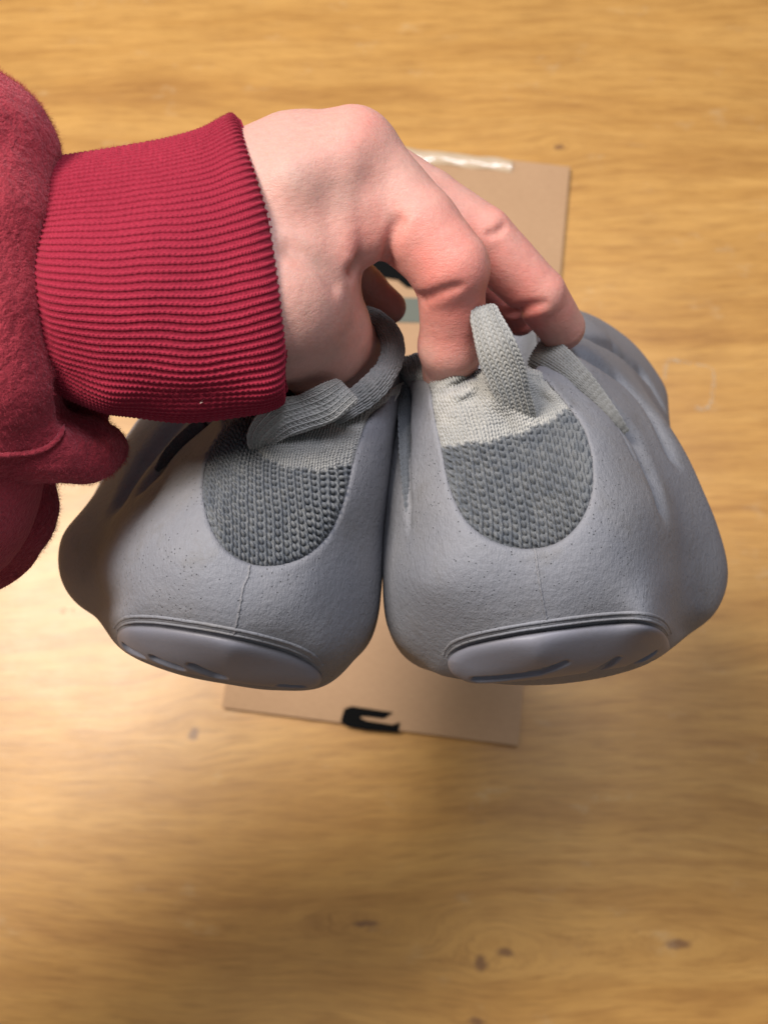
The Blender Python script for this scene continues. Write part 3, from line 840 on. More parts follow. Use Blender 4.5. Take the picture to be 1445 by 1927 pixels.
RIGHT = dict(
    base=(1000, 1280), xr=(712, 1382),
    label="pale grey slip-on sneaker on the right, knitted pull tab standing up against the bent finger",
    front=[(1010, 1285, 284), (1010, 1240, 270), (1000, 1175, 263.5), (1010, 1100, 259), (1010, 1030, 259.5), (1000, 950, 263), (990, 850, 269), (970, 760, 277), (950, 680, 285),
           (735, 1150, 288), (733, 1000, 288), (745, 850, 293), (765, 750, 298), (790, 712, 292), (800, 1100, 268), (805, 950, 271), (800, 820, 280), (850, 1235, 279), (780, 1200, 284),
           (1170, 1165, 267), (1235, 1200, 279), (1195, 1100, 266), (1200, 950, 272), (1150, 830, 279), (1085, 750, 287), (1035, 700, 293), (1262, 1100, 286), (1265, 1000, 290), (1230, 880, 294),
           (1256, 1185, 282), (1280, 1185, 316), (1305, 1120, 314), (1300, 1050, 308), (1368, 1070, 332), (1330, 1150, 325), (1325, 950, 318), (1255, 770, 350), (1180, 760, 310), (1100, 660, 322), (1100, 600, 385), (1180, 640, 395), (960, 580, 420), (1235, 700, 395), (800, 600, 340)],
    sections=[(245, (1000, 1000), [(722, 1000), (722, 1140), (742, 1205), (800, 1250), (842, 1274), (1000, 1290), (1150, 1272), (1255, 1232), (1278, 1170), (1288, 1050), (1270, 950), (1240, 870), (1190, 790), (1130, 715), (1080, 685), (1000, 660), (880, 650), (790, 640), (752, 700), (735, 850)]),
              (306, (1000, 1000), [(722, 1000), (722, 1140), (742, 1205), (800, 1250), (842, 1274), (1000, 1290), (1150, 1272), (1255, 1232), (1278, 1170), (1288, 1050), (1270, 950), (1240, 870), (1190, 790), (1130, 715), (1080, 685), (1000, 660), (880, 650), (790, 640), (752, 700), (735, 850)]),
              (335, (1010, 960), [(722, 1000), (722, 1130), (736, 1200), (770, 1245), (830, 1264), (1000, 1255), (1150, 1235), (1265, 1209), (1325, 1186), (1368, 1130), (1376, 1070), (1355, 995), (1322, 915), (1290, 845), (1248, 778), (1190, 705), (1110, 645), (1000, 620), (880, 640), (790, 650), (750, 750), (732, 870)]),
              (375, (1010, 940), [(728, 1000), (728, 1130), (742, 1200), (780, 1245), (850, 1262), (1000, 1250), (1150, 1220), (1245, 1190), (1310, 1150), (1345, 1100), (1350, 1050), (1325, 980), (1290, 900), (1262, 830), (1232, 770), (1185, 690), (1120, 615), (1040, 580), (900, 600), (800, 640), (755, 750), (738, 870)]),
              (440, (1010, 860), [(790, 700), (850, 610), (960, 570), (1090, 583), (1180, 633), (1237, 700), (1257, 748), (1240, 800), (1195, 900), (1120, 1060), (1000, 1110), (860, 1070), (790, 950), (775, 800)]),
              (510, (1010, 830), [(820, 780), (860, 680), (960, 630), (1080, 640), (1170, 690), (1215, 770), (1210, 880), (1150, 980), (1010, 1030), (880, 980), (820, 880)]),
              (555, (1010, 830), [(900, 830), (920, 770), (980, 730), (1050, 735), (1100, 780), (1110, 850), (1080, 900), (1010, 920), (940, 900)])],
    window=[(806, 720), (818, 780), (833, 850), (850, 925), (880, 982), (925, 1016), (985, 1032), (1045, 1022), (1088, 985), (1111, 930), (1112, 865), (1096, 808), (1066, 766), (1033, 725), (1012, 692), (1000, 640), (960, 560), (800, 560), (730, 600), (735, 690), (770, 712)],
    opening=[(760, 640), (800, 668), (880, 700), (990, 700), (1010, 680), (1000, 600), (940, 520), (800, 520), (740, 560)],
    pad=[(843, 1238), (872, 1216), (940, 1199), (1040, 1183), (1140, 1171), (1205, 1170), (1242, 1184), (1259, 1210), (1252, 1230), (1205, 1248), (1120, 1264), (1000, 1280), (900, 1287), (862, 1276), (845, 1260)],
    lining_top=694, lip_from=(846, 1240), lip_to=(1252, 1198),
    treads=[[(900, 1286, 0, 10), (1010, 1274, 0, 10), -2.6, 0], [(1010, 1272, 0, 12), (1062, 1254, 0, 7), -2.6, 0], [(1125, 1268, 0, 13), (1160, 1246, 0, 7), -2.6, 0], [(1200, 1256, 0, 13), (1230, 1236, 0, 8), -2.6, 0]],
    seam=[(1006, 1030), (1010, 1060), (1014, 1090), (1020, 1125), (1027, 1160), (1030, 1170)],
    knit_rows=[[(795, 1075), (890, 1080), (1000, 1082), (1090, 1070), (1165, 1050)],
               [(786, 960), (885, 968), (990, 968), (1080, 955), (1155, 930)],
               [(778, 845), (870, 850), (965, 838), (1045, 805), (1125, 770)],
               [(752, 745), (842, 760), (945, 752), (1005, 738), (1085, 740)],
               [(738, 664), (803, 652), (886, 692), (985, 690), (1060, 715)]],
    knit_res=(560, 540), wales=24, courses=33, wr=1.4, cr=1.5, skew=0.6, roll=0.10, flip=True,
    knit_dep=lambda u, v, G: 0.9 + 1.2 * np.clip((v - 0.5) * 2, 0, 1) + np.clip((v - 0.55) * 3, 0, 1) * (4.2 * np.exp(-((G[..., 0] - 893) / 24) ** 2) + 2.2 * np.exp(-((G[..., 0] - 1020) / 20) ** 2) - 1.2 * np.exp(-((G[..., 0] - 845) / 30) ** 2))
        - 4.2 * np.exp(-((G[..., 0] - (930 + 0.42 * (G[..., 1] - 680))) / 27) ** 2) * np.clip((838 - G[..., 1]) / 70, 0, 1)
        + 2.8 * np.sin((G[..., 1] + 0.45 * G[..., 0]) / 6.5) * np.exp(-((G[..., 0] - 865) / 32) ** 2 - ((G[..., 1] - 718) / 30) ** 2) + 0.8 * np.sin((G[..., 1] - 0.6 * G[..., 0]) / 7) * np.exp(-((G[..., 0] - 1030) / 26) ** 2 - ((G[..., 1] - 735) / 34) ** 2),
    light_poly=[(700, 600), (760, 700), (812, 836), (850, 838), (905, 834), (960, 822), (1020, 800), (1062, 776), (1100, 740), (1100, 600)],
    light_mul=lambda G: 0.62 + 0.38 * np.clip((G[..., 0] - 800) / 60, 0, 1),
    bands=[dict(name="pull_tab", path=[(908, 577, 267, 21, 9, 0), (914, 602, 265.5, 26, 10, 0.15), (932, 650, 265, 35, 12, 0.25), (949, 700, 268, 36, 12, 0.1), (961, 742, 271.5, 32, 10, 0.0), (970, 778, 275.5, 33, 8, 0), (976, 806, 279.5, 32, 5, 0)],
                wales=14, courses=30, n=(440, 300), amp=0.75, light=0.85, swap=True, sq=2.6, cap1=False)],
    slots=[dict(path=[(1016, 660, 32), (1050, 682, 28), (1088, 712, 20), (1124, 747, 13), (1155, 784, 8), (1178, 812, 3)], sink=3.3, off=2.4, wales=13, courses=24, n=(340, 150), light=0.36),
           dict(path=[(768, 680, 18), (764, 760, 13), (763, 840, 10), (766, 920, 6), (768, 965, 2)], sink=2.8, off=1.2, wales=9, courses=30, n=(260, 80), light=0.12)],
    grooves=[dict(path=[(764, 690, 20), (762, 760, 17), (762, 840, 15), (766, 950, 8), (768, 990, 4)], off=-0.5, k=2.5),
             dict(path=[(1000, 648, 36), (1052, 686, 32), (1102, 726, 22), (1142, 766, 18), (1172, 806, 13), (1196, 856, 9)], off=-1.0, k=3.0),
             dict(path=[(1120, 735, 12), (1190, 812, 13), (1225, 890, 11), (1245, 950, 5)], off=-0.4, k=8),
             dict(path=[(1105, 668, 14), (1170, 712, 14), (1222, 770, 13), (1262, 850, 10)], off=0, k=8),
             dict(path=[(1110, 635, 12), (1170, 664, 13), (1215, 708, 11), (1240, 750, 7)], off=0, k=7)],
)
LEFT = dict(
    base=(440, 1285), xr=(98, 760),
    label="grey slip-on sneaker on the left, thumb inside and pull tab folded down",
    front=[(475, 1060, 260), (455, 1130, 259), (440, 1190, 262.5), (430, 1235, 270), (420, 1275, 284), (500, 950, 264), (530, 860, 270), (560, 780, 278), (300, 1100, 265), (260, 1165, 274), (228, 1195, 287), (340, 950, 272), (400, 850, 280), (430, 790, 285),
           (610, 1240, 278), (590, 1270, 284), (590, 1110, 267), (690, 1150, 288), (650, 950, 274), (690, 830, 282), (718, 1000, 290), (738, 730, 294), (205, 1100, 290), (150, 1090, 312), (112, 1050, 330), (160, 990, 318), (250, 890, 308), (300, 820, 316), (350, 780, 316), (270, 1000, 276), (192, 1150, 312), (214, 1160, 287), (180, 1110, 306), (700, 620, 310), (600, 600, 330), (500, 680, 320)],
    sections=[(245, (450, 1000), [(722, 1000), (719, 1100), (705, 1175), (660, 1250), (602, 1296), (520, 1300), (450, 1292), (330, 1268), (222, 1222), (190, 1160), (180, 1090), (195, 1000), (240, 910), (300, 840), (380, 780), (470, 740), (580, 715), (700, 660), (750, 640), (756, 720), (738, 850)]),
              (306, (450, 1000), [(722, 1000), (719, 1100), (705, 1175), (660, 1250), (602, 1296), (520, 1300), (450, 1292), (330, 1268), (222, 1222), (190, 1160), (180, 1090), (195, 1000), (240, 910), (300, 840), (380, 780), (470, 740), (580, 715), (700, 660), (750, 640), (756, 720), (738, 850)]),
              (335, (440, 960), [(722, 1000), (720, 1060), (714, 1150), (695, 1212), (655, 1246), (600, 1250), (450, 1230), (300, 1195), (200, 1165), (150, 1148), (118, 1110), (104, 1060), (110, 1010), (150, 966), (198, 905), (240, 830), (300, 750), (380, 690), (480, 640), (600, 600), (690, 590), (735, 640), (742, 750), (728, 900)]),
              (380, (440, 940), [(722, 1000), (720, 1060), (710, 1150), (680, 1210), (630, 1236), (560, 1240), (450, 1220), (320, 1180), (230, 1150), (170, 1120), (135, 1080), (128, 1040), (140, 1000), (165, 955), (200, 890), (245, 810), (310, 730), (400, 660), (500, 620), (600, 610), (680, 640), (715, 750), (718, 900)]),
              (440, (450, 880), [(186, 940), (215, 860), (280, 770), (380, 690), (500, 650), (620, 660), (690, 740), (705, 880), (675, 1030), (560, 1110), (380, 1110), (240, 1040)]),
              (510, (460, 860), [(240, 880), (280, 780), (400, 710), (520, 700), (620, 760), (650, 880), (600, 990), (460, 1040), (320, 1000)]),
              (555, (460, 860), [(360, 860), (390, 800), (460, 775), (530, 800), (560, 860), (530, 920), (460, 945), (390, 920)])],
    window=[(478, 1062), (432, 1040), (402, 1000), (386, 950), (385, 900), (400, 850), (428, 806), (462, 772), (480, 700), (600, 640), (700, 560), (790, 600), (775, 690), (742, 728), (722, 758), (694, 785), (676, 828), (660, 882), (645, 945), (618, 1005), (575, 1045), (525, 1063)],
    opening=[(450, 800), (540, 760), (640, 735), (700, 690), (722, 640), (690, 560), (480, 560), (400, 680), (400, 760)],
    pad=[(221, 1195), (240, 1178), (285, 1176), (350, 1184), (420, 1196), (490, 1211), (550, 1229), (592, 1252), (606, 1275), (596, 1292), (560, 1296), (450, 1286), (340, 1264), (270, 1242), (230, 1222)],
    lining_top=632, lip_from=(226, 1190), lip_to=(596, 1262),
    treads=[[(238, 1226, 0, 10), (262, 1238, 0, 8), -2.6, 0], [(292, 1246, 0, 9), (330, 1262, 0, 12), -2.6, 0], [(364, 1260, 0, 9), (410, 1280, 0, 12), -2.6, 0], [(530, 1298, 0, 9), (565, 1300, 0, 8), -2.6, 0]],
    seam=[(470, 1063), (467, 1085), (458, 1105), (452, 1140), (446, 1170), (440, 1198)],
    knit_rows=[[(340, 1090), (430, 1105), (520, 1108), (610, 1090), (700, 1050)],
               [(355, 985), (435, 995), (525, 995), (610, 985), (700, 945)],
               [(372, 890), (440, 898), (525, 898), (610, 888), (712, 850)],
               [(395, 825), (460, 838), (540, 838), (625, 830), (735, 785)],
               [(425, 770), (490, 782), (565, 782), (650, 762), (765, 705)]],
    knit_res=(520, 540), wales=23, courses=30, wr=1.4, cr=1.5, skew=1.5, roll=0.10, flip=True,
    knit_dep=lambda u, v, G: 0.9 + 1.0 * np.clip((v - 0.5) * 2, 0, 1) + 2.0 * np.exp(-((G[..., 0] - 478) / 16) ** 2) * np.clip((v - 0.5) * 3, 0, 1),
    light_poly=[(486, 700), (487, 800), (490, 842), (506, 868), (540, 880), (600, 886), (650, 876), (675, 864), (720, 800), (800, 700), (780, 600), (600, 600)],
    light_mul=lambda G: 0.66 + 0.22 * np.clip((G[..., 0] - 560) / 80, 0, 1),
    bands=[dict(name="pull_tab", path=[(490, 852, 274, 12, 4, 0), (494, 822, 271.5, 26, 7, 0.3), (528, 790, 269, 36, 8, 0.35), (572, 777, 269.5, 31, 10, 0.1), (612, 760, 269, 35, 8, 0.3), (640, 744, 271, 29, 9, -0.1), (656, 733, 273, 28, 6, -0.3)],
                wales=14, courses=25, n=(400, 300), amp=0.72, light=0.95, swap=True, sq=2.6, lumps=0.9),
           dict(name="collar_rim", path=[(610, 790, 281, 14, 6), (655, 764, 280, 20, 8), (698, 732, 282, 22, 9), (730, 692, 287, 19, 11), (739, 650, 293, 19, 9), (723, 615, 303, 16, 10), (692, 596, 316, 15, 12), (640, 594, 332, 15, 12), (560, 610, 345, 16, 13), (470, 660, 340, 16, 13), (435, 730, 320, 18, 14), (440, 780, 298, 18, 14)],
                wales=11, courses=66, n=(760, 150), amp=0.75, light=0.62, sq=2.0, swap=False, cap0=False, cap1=False, lumps=1.7)],
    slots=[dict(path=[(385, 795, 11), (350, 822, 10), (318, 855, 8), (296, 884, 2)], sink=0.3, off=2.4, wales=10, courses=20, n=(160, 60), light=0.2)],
    grooves=[dict(path=[(395, 785, 14), (352, 818, 13), (318, 852, 10), (292, 890, 7), (270, 915, 3)], off=-0.4, k=6.0),
             dict(path=[(330, 790, 16), (270, 860, 16), (225, 935, 10)], off=-2, k=9),
             ],
)
ARGS_DONE = True
rshoe, rfoam, rtab = build_sneaker(RIGHT)
lshoe, lfoam, ltab = build_sneaker(LEFT)

# ------------------------------------------------------------------ the person: hand, cuff, sleeve
person = empty("person", v2w(px2v((250, 500, 262))), "left arm in a crimson sweatshirt, thumb and fingers hooked into both sneakers", "person")
FING = dict(
    index=[(665, 295, 268, 83), (785, 432, 266, 80), (845, 500, 266, 75)],
    index2=[(847, 512, 267, 72), (851, 590, 275, 57), (848, 650, 281, 58), (846, 700, 292, 52)],
    middle=[(690, 335, 300, 84), (800, 388, 300, 70), (906, 448, 300, 60), (1012, 554, 306, 52), (1056, 616, 318, 44)],
    ring=[(740, 400, 325, 70), (880, 490, 335, 52), (962, 560, 342, 46), (978, 600, 348, 32)],
    little=[(590, 450, 320, 60), (690, 540, 338, 34), (732, 578, 342, 32)],
)
def handf(X, Y, D):
    f = chain(X, Y, D, [(280, 440, 262, 100), (440, 366, 265, 100), (560, 322, 268, 98), (662, 292, 268, 84)], 6)
    f = smin(f, chain(X, Y, D, [(250, 600, 262, 120), (440, 590, 262, 125), (520, 570, 262, 125), (560, 590, 272, 115)], 6), 16)
    f = smin(f, chain(X, Y, D, [(300, 480, 266, 120), (560, 440, 268, 105), (600, 420, 270, 92)], 6), 14)
    f = smin(f, chain(X, Y, D, [(560, 400, 290, 120), (680, 380, 302, 84)], 6), 10)
    f = smin(f, chain(X, Y, D, [(540, 380, 266, 100), (618, 388, 267, 74)], 6), 10)
    # web of skin between thumb and forefinger
    f = smin(f, chain(X, Y, D, [(590, 380, 264, 62), (608, 450, 262, 50), (600, 500, 264, 44)], 4), 7)
    f = smin(f, chain(X, Y, D, [(640, 330, 264, 60), (700, 420, 266, 58)], 4), 5)
    f = smin(f, chain(X, Y, D, FING['index'], 1.5), 4)
    f = smin(f, chain(X, Y, D, FING['index2'], 3), 2.0)
    f = smin(f, chain(X, Y, D, FING['middle'], 0.8), 2.0)
    f = smin(f, chain(X, Y, D, FING['ring'], 2.5), 2.0)
    f = smin(f, chain(X, Y, D, FING['little'], 2.5), 2.0)
    # thumb
    f = smin(f, chain(X, Y, D, [(480, 590, 262, 118), (585, 625, 282, 108), (622, 670, 306, 92), (640, 700, 335, 70)], 4), 4)
    for a_, k_, sg_ in MARKS:
        q_ = px2v(np.array(a_)[:, :3]); c0 = q_.mean(0); R0 = np.linalg.norm(q_ - c0, axis=1).max() + 7 + k_
        w_ = np.nonzero(((X - c0[0]) ** 2 + (Y - c0[1]) ** 2 + (D - c0[2]) ** 2 < R0 * R0) & (np.abs(f) < 10))[0]
        if len(w_) == 0: continue
        c_ = chain(X[w_], Y[w_], D[w_], a_, 1.0)
        f[w_] = smax(f[w_], -c_, k_) if sg_ > 0 else smin(f[w_], c_, k_)
    return f
MARKS = []
def mark(pts, k, sg, sink):
    q = catmull([p[:2] for p in pts], 9); r_ = catmull([(p[2],) for p in pts], 9)[:, 0]
    d = hit(base_hand, q[:, 0], q[:, 1], 225, 345, 240)
    ok = ~np.isnan(d)
    if ok.sum() < 2: return None
    d = np.interp(np.arange(9), np.arange(9)[ok], d[ok])
    return ([(q[i, 0], q[i, 1], d[i] + sink * r_[i] * 0.14, r_[i]) for i in range(9)], k, sg)
base_hand = handf
todo = [
    ([(774, 568, 5), (800, 562, 6), (838, 549, 4), (864, 540, 1)], 2.6, 1, -0.45),      # finger joint crease
    ([(728, 500, 9), (724, 470, 8), (735, 440, 5), (748, 418, 2)], 4.0, 1, -0.35),      # fold below the knuckle
    ([(664, 500, 8), (668, 470, 7), (668, 440, 5), (668, 410, 2)], 5.0, 1, -0.55),      # edge of the web
    ([(651, 480, 4), (653, 440, 8), (650, 380, 7), (655, 330, 3)], 6.0, -1, 0.88),     # taut fold of skin
    ([(548, 470, 2), (580, 486, 4), (610, 506, 4), (632, 534, 3)], 5.0, 1, -0.8),      # thumb fold
    ([(950, 425, 3), (938, 436, 3), (920, 441, 2)], 2.0, 1, -0.6),
    ([(962, 592, 6), (990, 582, 5), (1022, 572, 2)], 2.8, 1, -0.5),
    ([(690, 470, 14), (694, 430, 16), (690, 390, 10)], 7, -1, 0.75),
    ([(560, 330, 10), (620, 300, 12), (655, 280, 12)], 14, -1, 0.95),                    # tendon to the knuckle
]
MARKS = [m_ for m_ in (mark(*t) for t in todo) if m_]
V, Fc = surface_nets(handf, [-62, -12, 236], [68, 112, 352], 0.72)
ff = handf(V[:, 0], V[:, 1], V[:, 2]); e = 0.5
g = np.stack([handf(V[:, 0] + e, V[:, 1], V[:, 2]) - ff, handf(V[:, 0], V[:, 1] + e, V[:, 2]) - ff, handf(V[:, 0], V[:, 1], V[:, 2] + e) - ff], 1)
g /= np.linalg.norm(g, axis=1)[:, None] + 1e-9
V = V + g * (0.15 * fbm(V / 7.0, 2) + 0.05 * fbm(V / 1.6, 2))[:, None]
px, py = toP(V[:, 0], V[:, 1], V[:, 2])
def blob(cx, cy, r, d=None, dr=20): 
    g = np.exp(-((px - cx) ** 2 + (py - cy) ** 2) / r ** 2)
    return g if d is None else g * np.exp(-((V[:, 2] - d) / dr) ** 2)
red = 0.24 + 0.32 * blob(672, 232, 60) + 0.36 * blob(800, 500, 130) + 0.45 * blob(880, 600, 100) + 0.25 * blob(730, 430, 90) + 0.36 * blob(1010, 560, 130) + 0.15 * blob(930, 420, 80) + 0.5 * blob(980, 600, 40) + 0.15 * blob(640, 450, 60) + 0.12 * blob(620, 640, 100)
red -= 0.22 * blob(735, 405, 24) + 0.16 * blob(648, 370, 25)
new_mesh_obj("hand", v2w(V), Fc, SKIN, person, True, {"red": np.clip(red, 0, 1)}, origin=tuple(person.location))

# ribbed cuff
nv, nu = 480, 950
topc = catmull([(60, 300), (110, 289), (200, 274), (300, 257), (372, 238), (415, 216), (436, 209), (452, 222)], nv)
botc = catmull([(60, 720), (120, 752), (190, 775), (250, 785), (350, 797), (470, 783), (530, 765), (540, 740)], nv)
midx = catmull([(70,), (95,), (180,), (290,), (390,), (470,), (512,), (520,)], nv)[:, 0]
vv = np.linspace(0, 1, nv)
th = np.concatenate([np.linspace(-np.pi * 0.06, np.pi * 1.06, 860), np.linspace(np.pi * 1.06, np.pi * 1.94, 90)[1:-1]]); nu = len(th)
cth, sth = np.cos(th), np.sin(th)
a_f = catmull([(23,), (28,), (29.5,), (27,), (24.5,), (19,)], nv)[:, 0]; a_b = 20 + 0 * vv
Dc = 262 + 3 * vv ** 2
yt = topc[:, 1][:, None]; yb = botc[:, 1][:, None]
ey = np.sign(cth) * np.abs(cth) ** 0.92
es = np.abs(sth) ** 0.80
Y_ = (yt + yb) / 2 - (yb - yt) / 2 * ey[None]
q = (1 - ey[None]) / 2            # 0 top .. 1 bottom
X_ = topc[:, 0][:, None] * (1 - q) ** 2 + botc[:, 0][:, None] * q ** 2 + 2 * q * (1 - q) * (midx[:, None] * 2 - (topc[:, 0] + botc[:, 0])[:, None] / 2)
D_ = Dc[:, None] - np.where(sth >= 0, a_f[:, None] * es[None], -a_b[:, None] * es[None])
Sv = px2v(np.dstack([X_, Y_, D_]))
# soft folds along the cuff, deeper toward the seam and underneath
fold = 1.0 * np.sin(q * 9 + vv[:, None] * 2.2) * np.exp(-(vv[:, None] / 0.5) ** 2) + 0.5 * fbm(Sv / 18.0, 2) + 1.1 * np.exp(-((q - 0.93) / 0.05) ** 2) * np.sin(vv[:, None] * 14)
ribs = 104
arc = np.concatenate([[0], np.cumsum(np.linalg.norm(np.diff(Sv[nv // 2], axis=0), axis=1))])
uw = (arc / arc[-1] * ribs)[None] + 0.25 * fbm(Sv / 9.0, 2)
vc = vv[:, None] * 68 + 0.4 * fbm(Sv / 5.0, 1)
a = uw - np.floor(uw) - 0.5
rib = np.maximum(1 - np.abs(a / 0.34) ** 4, 0) ** 0.6 * (1 - 0.35 * np.clip((vv - 0.97) / 0.03, 0, 1)[:, None])
f = vc + np.abs(a) * 1.1; f = 2 * (f - np.floor(f)) - 1
knitv = np.sqrt(np.maximum(1 - f * f, 0))
rung = 0.46 * knitv ** 2 * (1 - rib)
Hh = 0.58 * rib * (0.88 + 0.12 * knitv) + rung * 0.6 + 0.06 * fbm(Sv / 0.8, 2)
Hh = Hh + fold
Hh *= np.ones((nv, nu))
endr = np.clip((vv - 0.97) / 0.03, 0, 1)[:, None]
displaced("cuff", Sv, nv, nu, Hh, person, RIB, wrap_u=True, flip=False)
cuff = bpy.data.objects["cuff"]
# turned-in lip of the cuff hugging the wrist
lipn = 10
L0 = Sv[-1]
cen = L0.mean(0)
rows = []
for i in range(lipn):
    t = i / (lipn - 1)
    sc_ = 1 - 0.10 * t ** 1.2
    p = cen + (L0 - cen) * sc_ + np.array([1.3 * math.sin(t * math.pi * 0.9) - 9 * t ** 2.2, 0, 0])
    rows.append(p)
R_ = np.stack(rows)
hl = (0.42 * rib[-1] + fold[-1])[None] * (1 - np.linspace(0, 1, lipn)[:, None] * 0.8)
displaced("cuff_edge", R_, lipn, nu, hl, person, RIB, wrap_u=True, flip=False)

# fleece sleeve
def sleevef(X, Y, D):
    f = chain(X, Y, D, [(-45, 300, 250, 152), (-30, 420, 246, 122), (-20, 560, 246, 112), (-15, 700, 250, 112), (-40, 790, 255, 120)], 8)
    f = smin(f, chain(X, Y, D, [(-80, 300, 262, 180), (-80, 800, 262, 150)], 8), 8)
    f = smin(f, chain(X, Y, D, [(20, 790, 258, 72), (90, 838, 262, 62), (160, 846, 270, 56), (196, 842, 280, 44)], 6), 7)
    f = smin(f, chain(X, Y, D, [(-60, 860, 285, 120), (-10, 950, 292, 106), (-40, 1000, 300, 105), (-110, 1060, 305, 95)], 6), 3)
    f = smin(f, chain(X, Y, D, [(-60, 480, 285, 150), (60, 520, 275, 105), (120, 640, 275, 100), (160, 740, 282, 60)], 6), 5)
    f = smax(f, -chain(X, Y, D, [(230, 800, 262, 22), (130, 778, 258, 20), (95, 720, 250, 10)], 3), 4)
    f = smax(f, -chain(X, Y, D, [(100, 300, 240, 7), (96, 500, 238, 8), (96, 690, 240, 8)], 3), 3)
    f = smax(f, -chain(X, Y, D, [(100, 905, 280, 6), (40, 905, 275, 10), (-30, 900, 270, 10)], 3), 4)
    P = np.stack([X, Y, D], -1)
    f = f + 0.9 * fbm(P / 14.0, 3)
    return f
V, Fc = surface_nets(sleevef, [-118, -40, 218], [-50, 128, 330], 0.9, lip=1.9)
# brushed fleece relief
me_n = None
P = V.copy()
hh = 0.28 * fbm(V / 1.5, 2) + 0.14 * fbm(V / 0.7, 1)
e = 0.4
f0 = sleevef(V[:, 0], V[:, 1], V[:, 2])
g = np.stack([sleevef(V[:, 0] + e, V[:, 1], V[:, 2]) - f0, sleevef(V[:, 0], V[:, 1] + e, V[:, 2]) - f0, sleevef(V[:, 0], V[:, 1], V[:, 2] + e) - f0], 1)
g /= np.linalg.norm(g, axis=1)[:, None] + 1e-9
sleeve = new_mesh_obj("sleeve", v2w(V + g * hh[:, None]), Fc, FLEECE, person, origin=tuple(person.location))
def surf_tube(name, fn, pts, r, m, parent, n=60, wob=0.1):
    sp = catmull(pts, n); ds = hit(fn, sp[:, 0], sp[:, 1], 215, 340, 300)
    ok = ~np.isnan(ds); ds = np.interp(np.arange(n), np.arange(n)[ok], ds[ok])
    C = px2v(np.column_stack([sp, ds - 0.5])); t8 = np.linspace(0, 2 * np.pi, 10, endpoint=False)
    T = np.gradient(C, axis=0); T /= np.linalg.norm(T, axis=1)[:, None]
    toc = np.array([0, 0, -1.0]); S_ = np.cross(T, toc); S_ /= np.linalg.norm(S_, axis=1)[:, None]
    rr = r * (1 + wob * np.sin(np.arange(n) * 1.3))
    P = C[:, None] + (S_[:, None] * np.cos(t8)[None, :, None] + toc * np.sin(t8)[None, :, None]) * rr[:, None, None]
    return new_mesh_obj(name, v2w(P.reshape(-1, 3)), grid_faces(n, 10, True), m, parent)
n1_, n2_ = 90, 48
cl_ = catmull([tuple(v2w(px2v((-60, 620, 264)))), (-0.165, 0.075, 0.55), (-0.27, 0.05, 0.55), (-0.40, -0.05, 0.56), (-0.50, -0.25, 0.66), (-0.42, -0.52, 0.95)], n1_)
th2 = np.linspace(0, 2 * np.pi, n2_, endpoint=False)
tg_ = np.gradient(cl_, axis=0); tg_ /= np.linalg.norm(tg_, axis=1)[:, None]
sd_ = np.cross(tg_, [0, 0, 1.0]); sd_ /= np.linalg.norm(sd_, axis=1)[:, None]; up_ = np.cross(sd_, tg_)
ra_ = np.interp(np.linspace(0, 1, n1_), [0, 0.12, 0.4, 1], [0.036, 0.052, 0.056, 0.085])[:, None, None]
Pm = cl_[:, None] + (sd_[:, None] * np.cos(th2)[None, :, None] + up_[:, None] * np.sin(th2)[None, :, None] * 0.85) * ra_
Pm = Pm + fbm(Pm * 28.0, 2)[..., None] * 0.006 * (Pm - cl_[:, None]) / ra_
new_mesh_obj("upper_sleeve", Pm.reshape(-1, 3), grid_faces(n1_, n2_, True), FLEECE, person, origin=tuple(person.location))
ss = surf_tube("sleeve_seam", sleevef, [(-20, 858), (20, 856), (60, 852), (90, 842), (112, 822), (120, 800)], 0.75, FLEECE, None)
ss.parent = sleeve; ss.location = -(person.location)

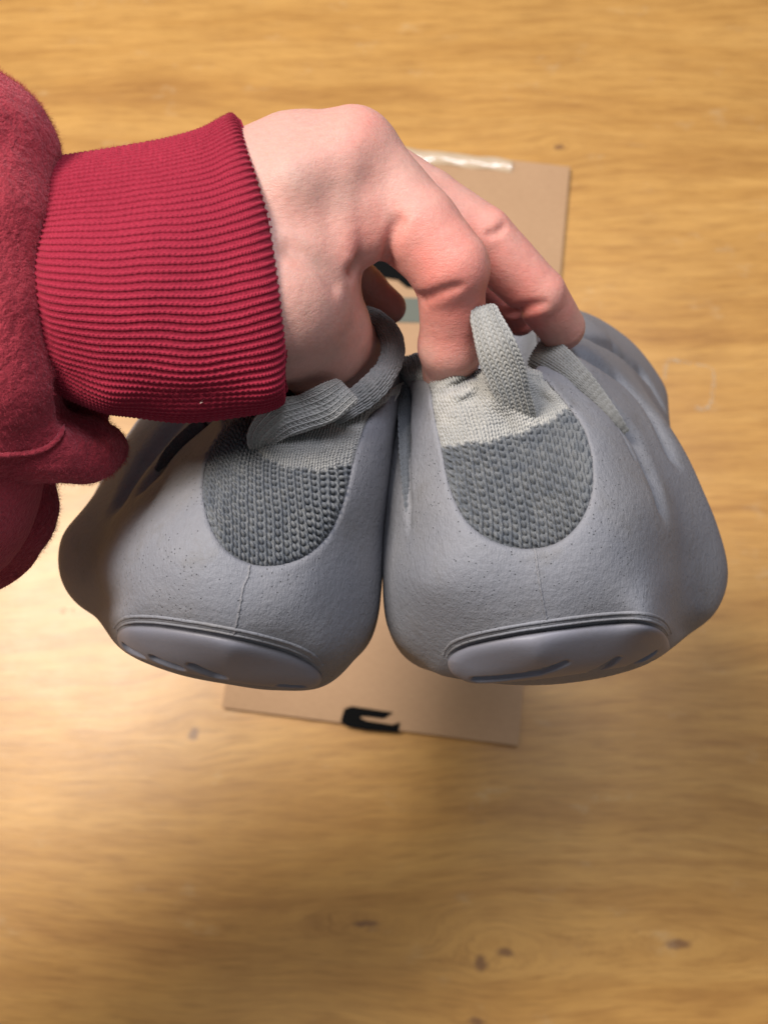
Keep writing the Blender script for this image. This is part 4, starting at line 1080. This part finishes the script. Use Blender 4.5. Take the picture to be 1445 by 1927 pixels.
# loose fibres standing off the fleece and the cuff
def fibres(name, V, Nrm, n, length, wid, m, parent, seed):
    r = np.random.RandomState(seed)
    i = r.randint(0, len(V), n)
    p = V[i] + r.randn(n, 3) * 0.15; nn = Nrm[i]
    d = nn + r.randn(n, 3) * 0.55; d /= np.linalg.norm(d, axis=1)[:, None]
    s = np.cross(d, r.randn(n, 3)); s /= np.linalg.norm(s, axis=1)[:, None]
    L = length * (0.4 + r.rand(n))[:, None]
    mid = p + d * L * 0.55 + s * L * 0.12
    tip = p + d * L + r.randn(n, 3) * L * 0.35
    a = p - s * wid; b = p + s * wid; c = mid + s * wid * 0.7; e = mid - s * wid * 0.7
    Vf = np.stack([a, b, c, e, tip], 1).reshape(-1, 3)
    k = np.arange(n)[:, None] * 5
    F3 = np.vstack([k + np.array([[0, 1, 2]]), k + np.array([[0, 2, 3]]), k + np.array([[3, 2, 4]])])
    o = new_mesh_obj(name, v2w(Vf), F3, m, parent, True, origin=tuple(person.location))
    o["kind"] = "stuff"
    o.location = (0, 0, 0)
    return o
vis = V[:, 2] < 300
fibres("fleece_fuzz", V[vis], g[vis], 60000, 1.15, 0.028, FLEECE, sleeve, 3)
cuf = Sv[:, :860:2].reshape(-1, 3)
du = np.gradient(Sv, axis=1); dv = np.gradient(Sv, axis=0); cn = np.cross(du, dv); cn /= np.linalg.norm(cn, axis=-1, keepdims=True)
lr = np.random.RandomState(11)
li_ = np.array([(int(a * 479), int(b * 860)) for a, b in ((0.93, 0.30), (0.97, 0.33), (0.98, 0.5), (0.88, 0.62), (0.3, 0.66), (0.6, 0.8), (0.97, 0.93), (0.45, 0.74), (0.95, 0.42), (0.7, 0.9))])
lp_ = Sv[li_[:, 0], li_[:, 1]] + cn[li_[:, 0], li_[:, 1]] * 1.1
LINT, nt_, p_ = mat("pale_lint")
p_.inputs['Base Color'].default_value = (0.72, 0.62, 0.55, 1); p_.inputs['Roughness'].default_value = 0.9
fibres("lint", np.repeat(lp_, 2, 0), np.repeat(cn[li_[:, 0], li_[:, 1]], 2, 0) * 0.1 + lr.randn(20, 3) * 0.8, 20, 1.9, 0.15, LINT, cuff, 9)
fibres("cuff_fuzz", cuf + 0.4 * cn[:, :860:2].reshape(-1, 3), cn[:, :860:2].reshape(-1, 3), 34000, 0.8, 0.020, RIB, cuff, 5)
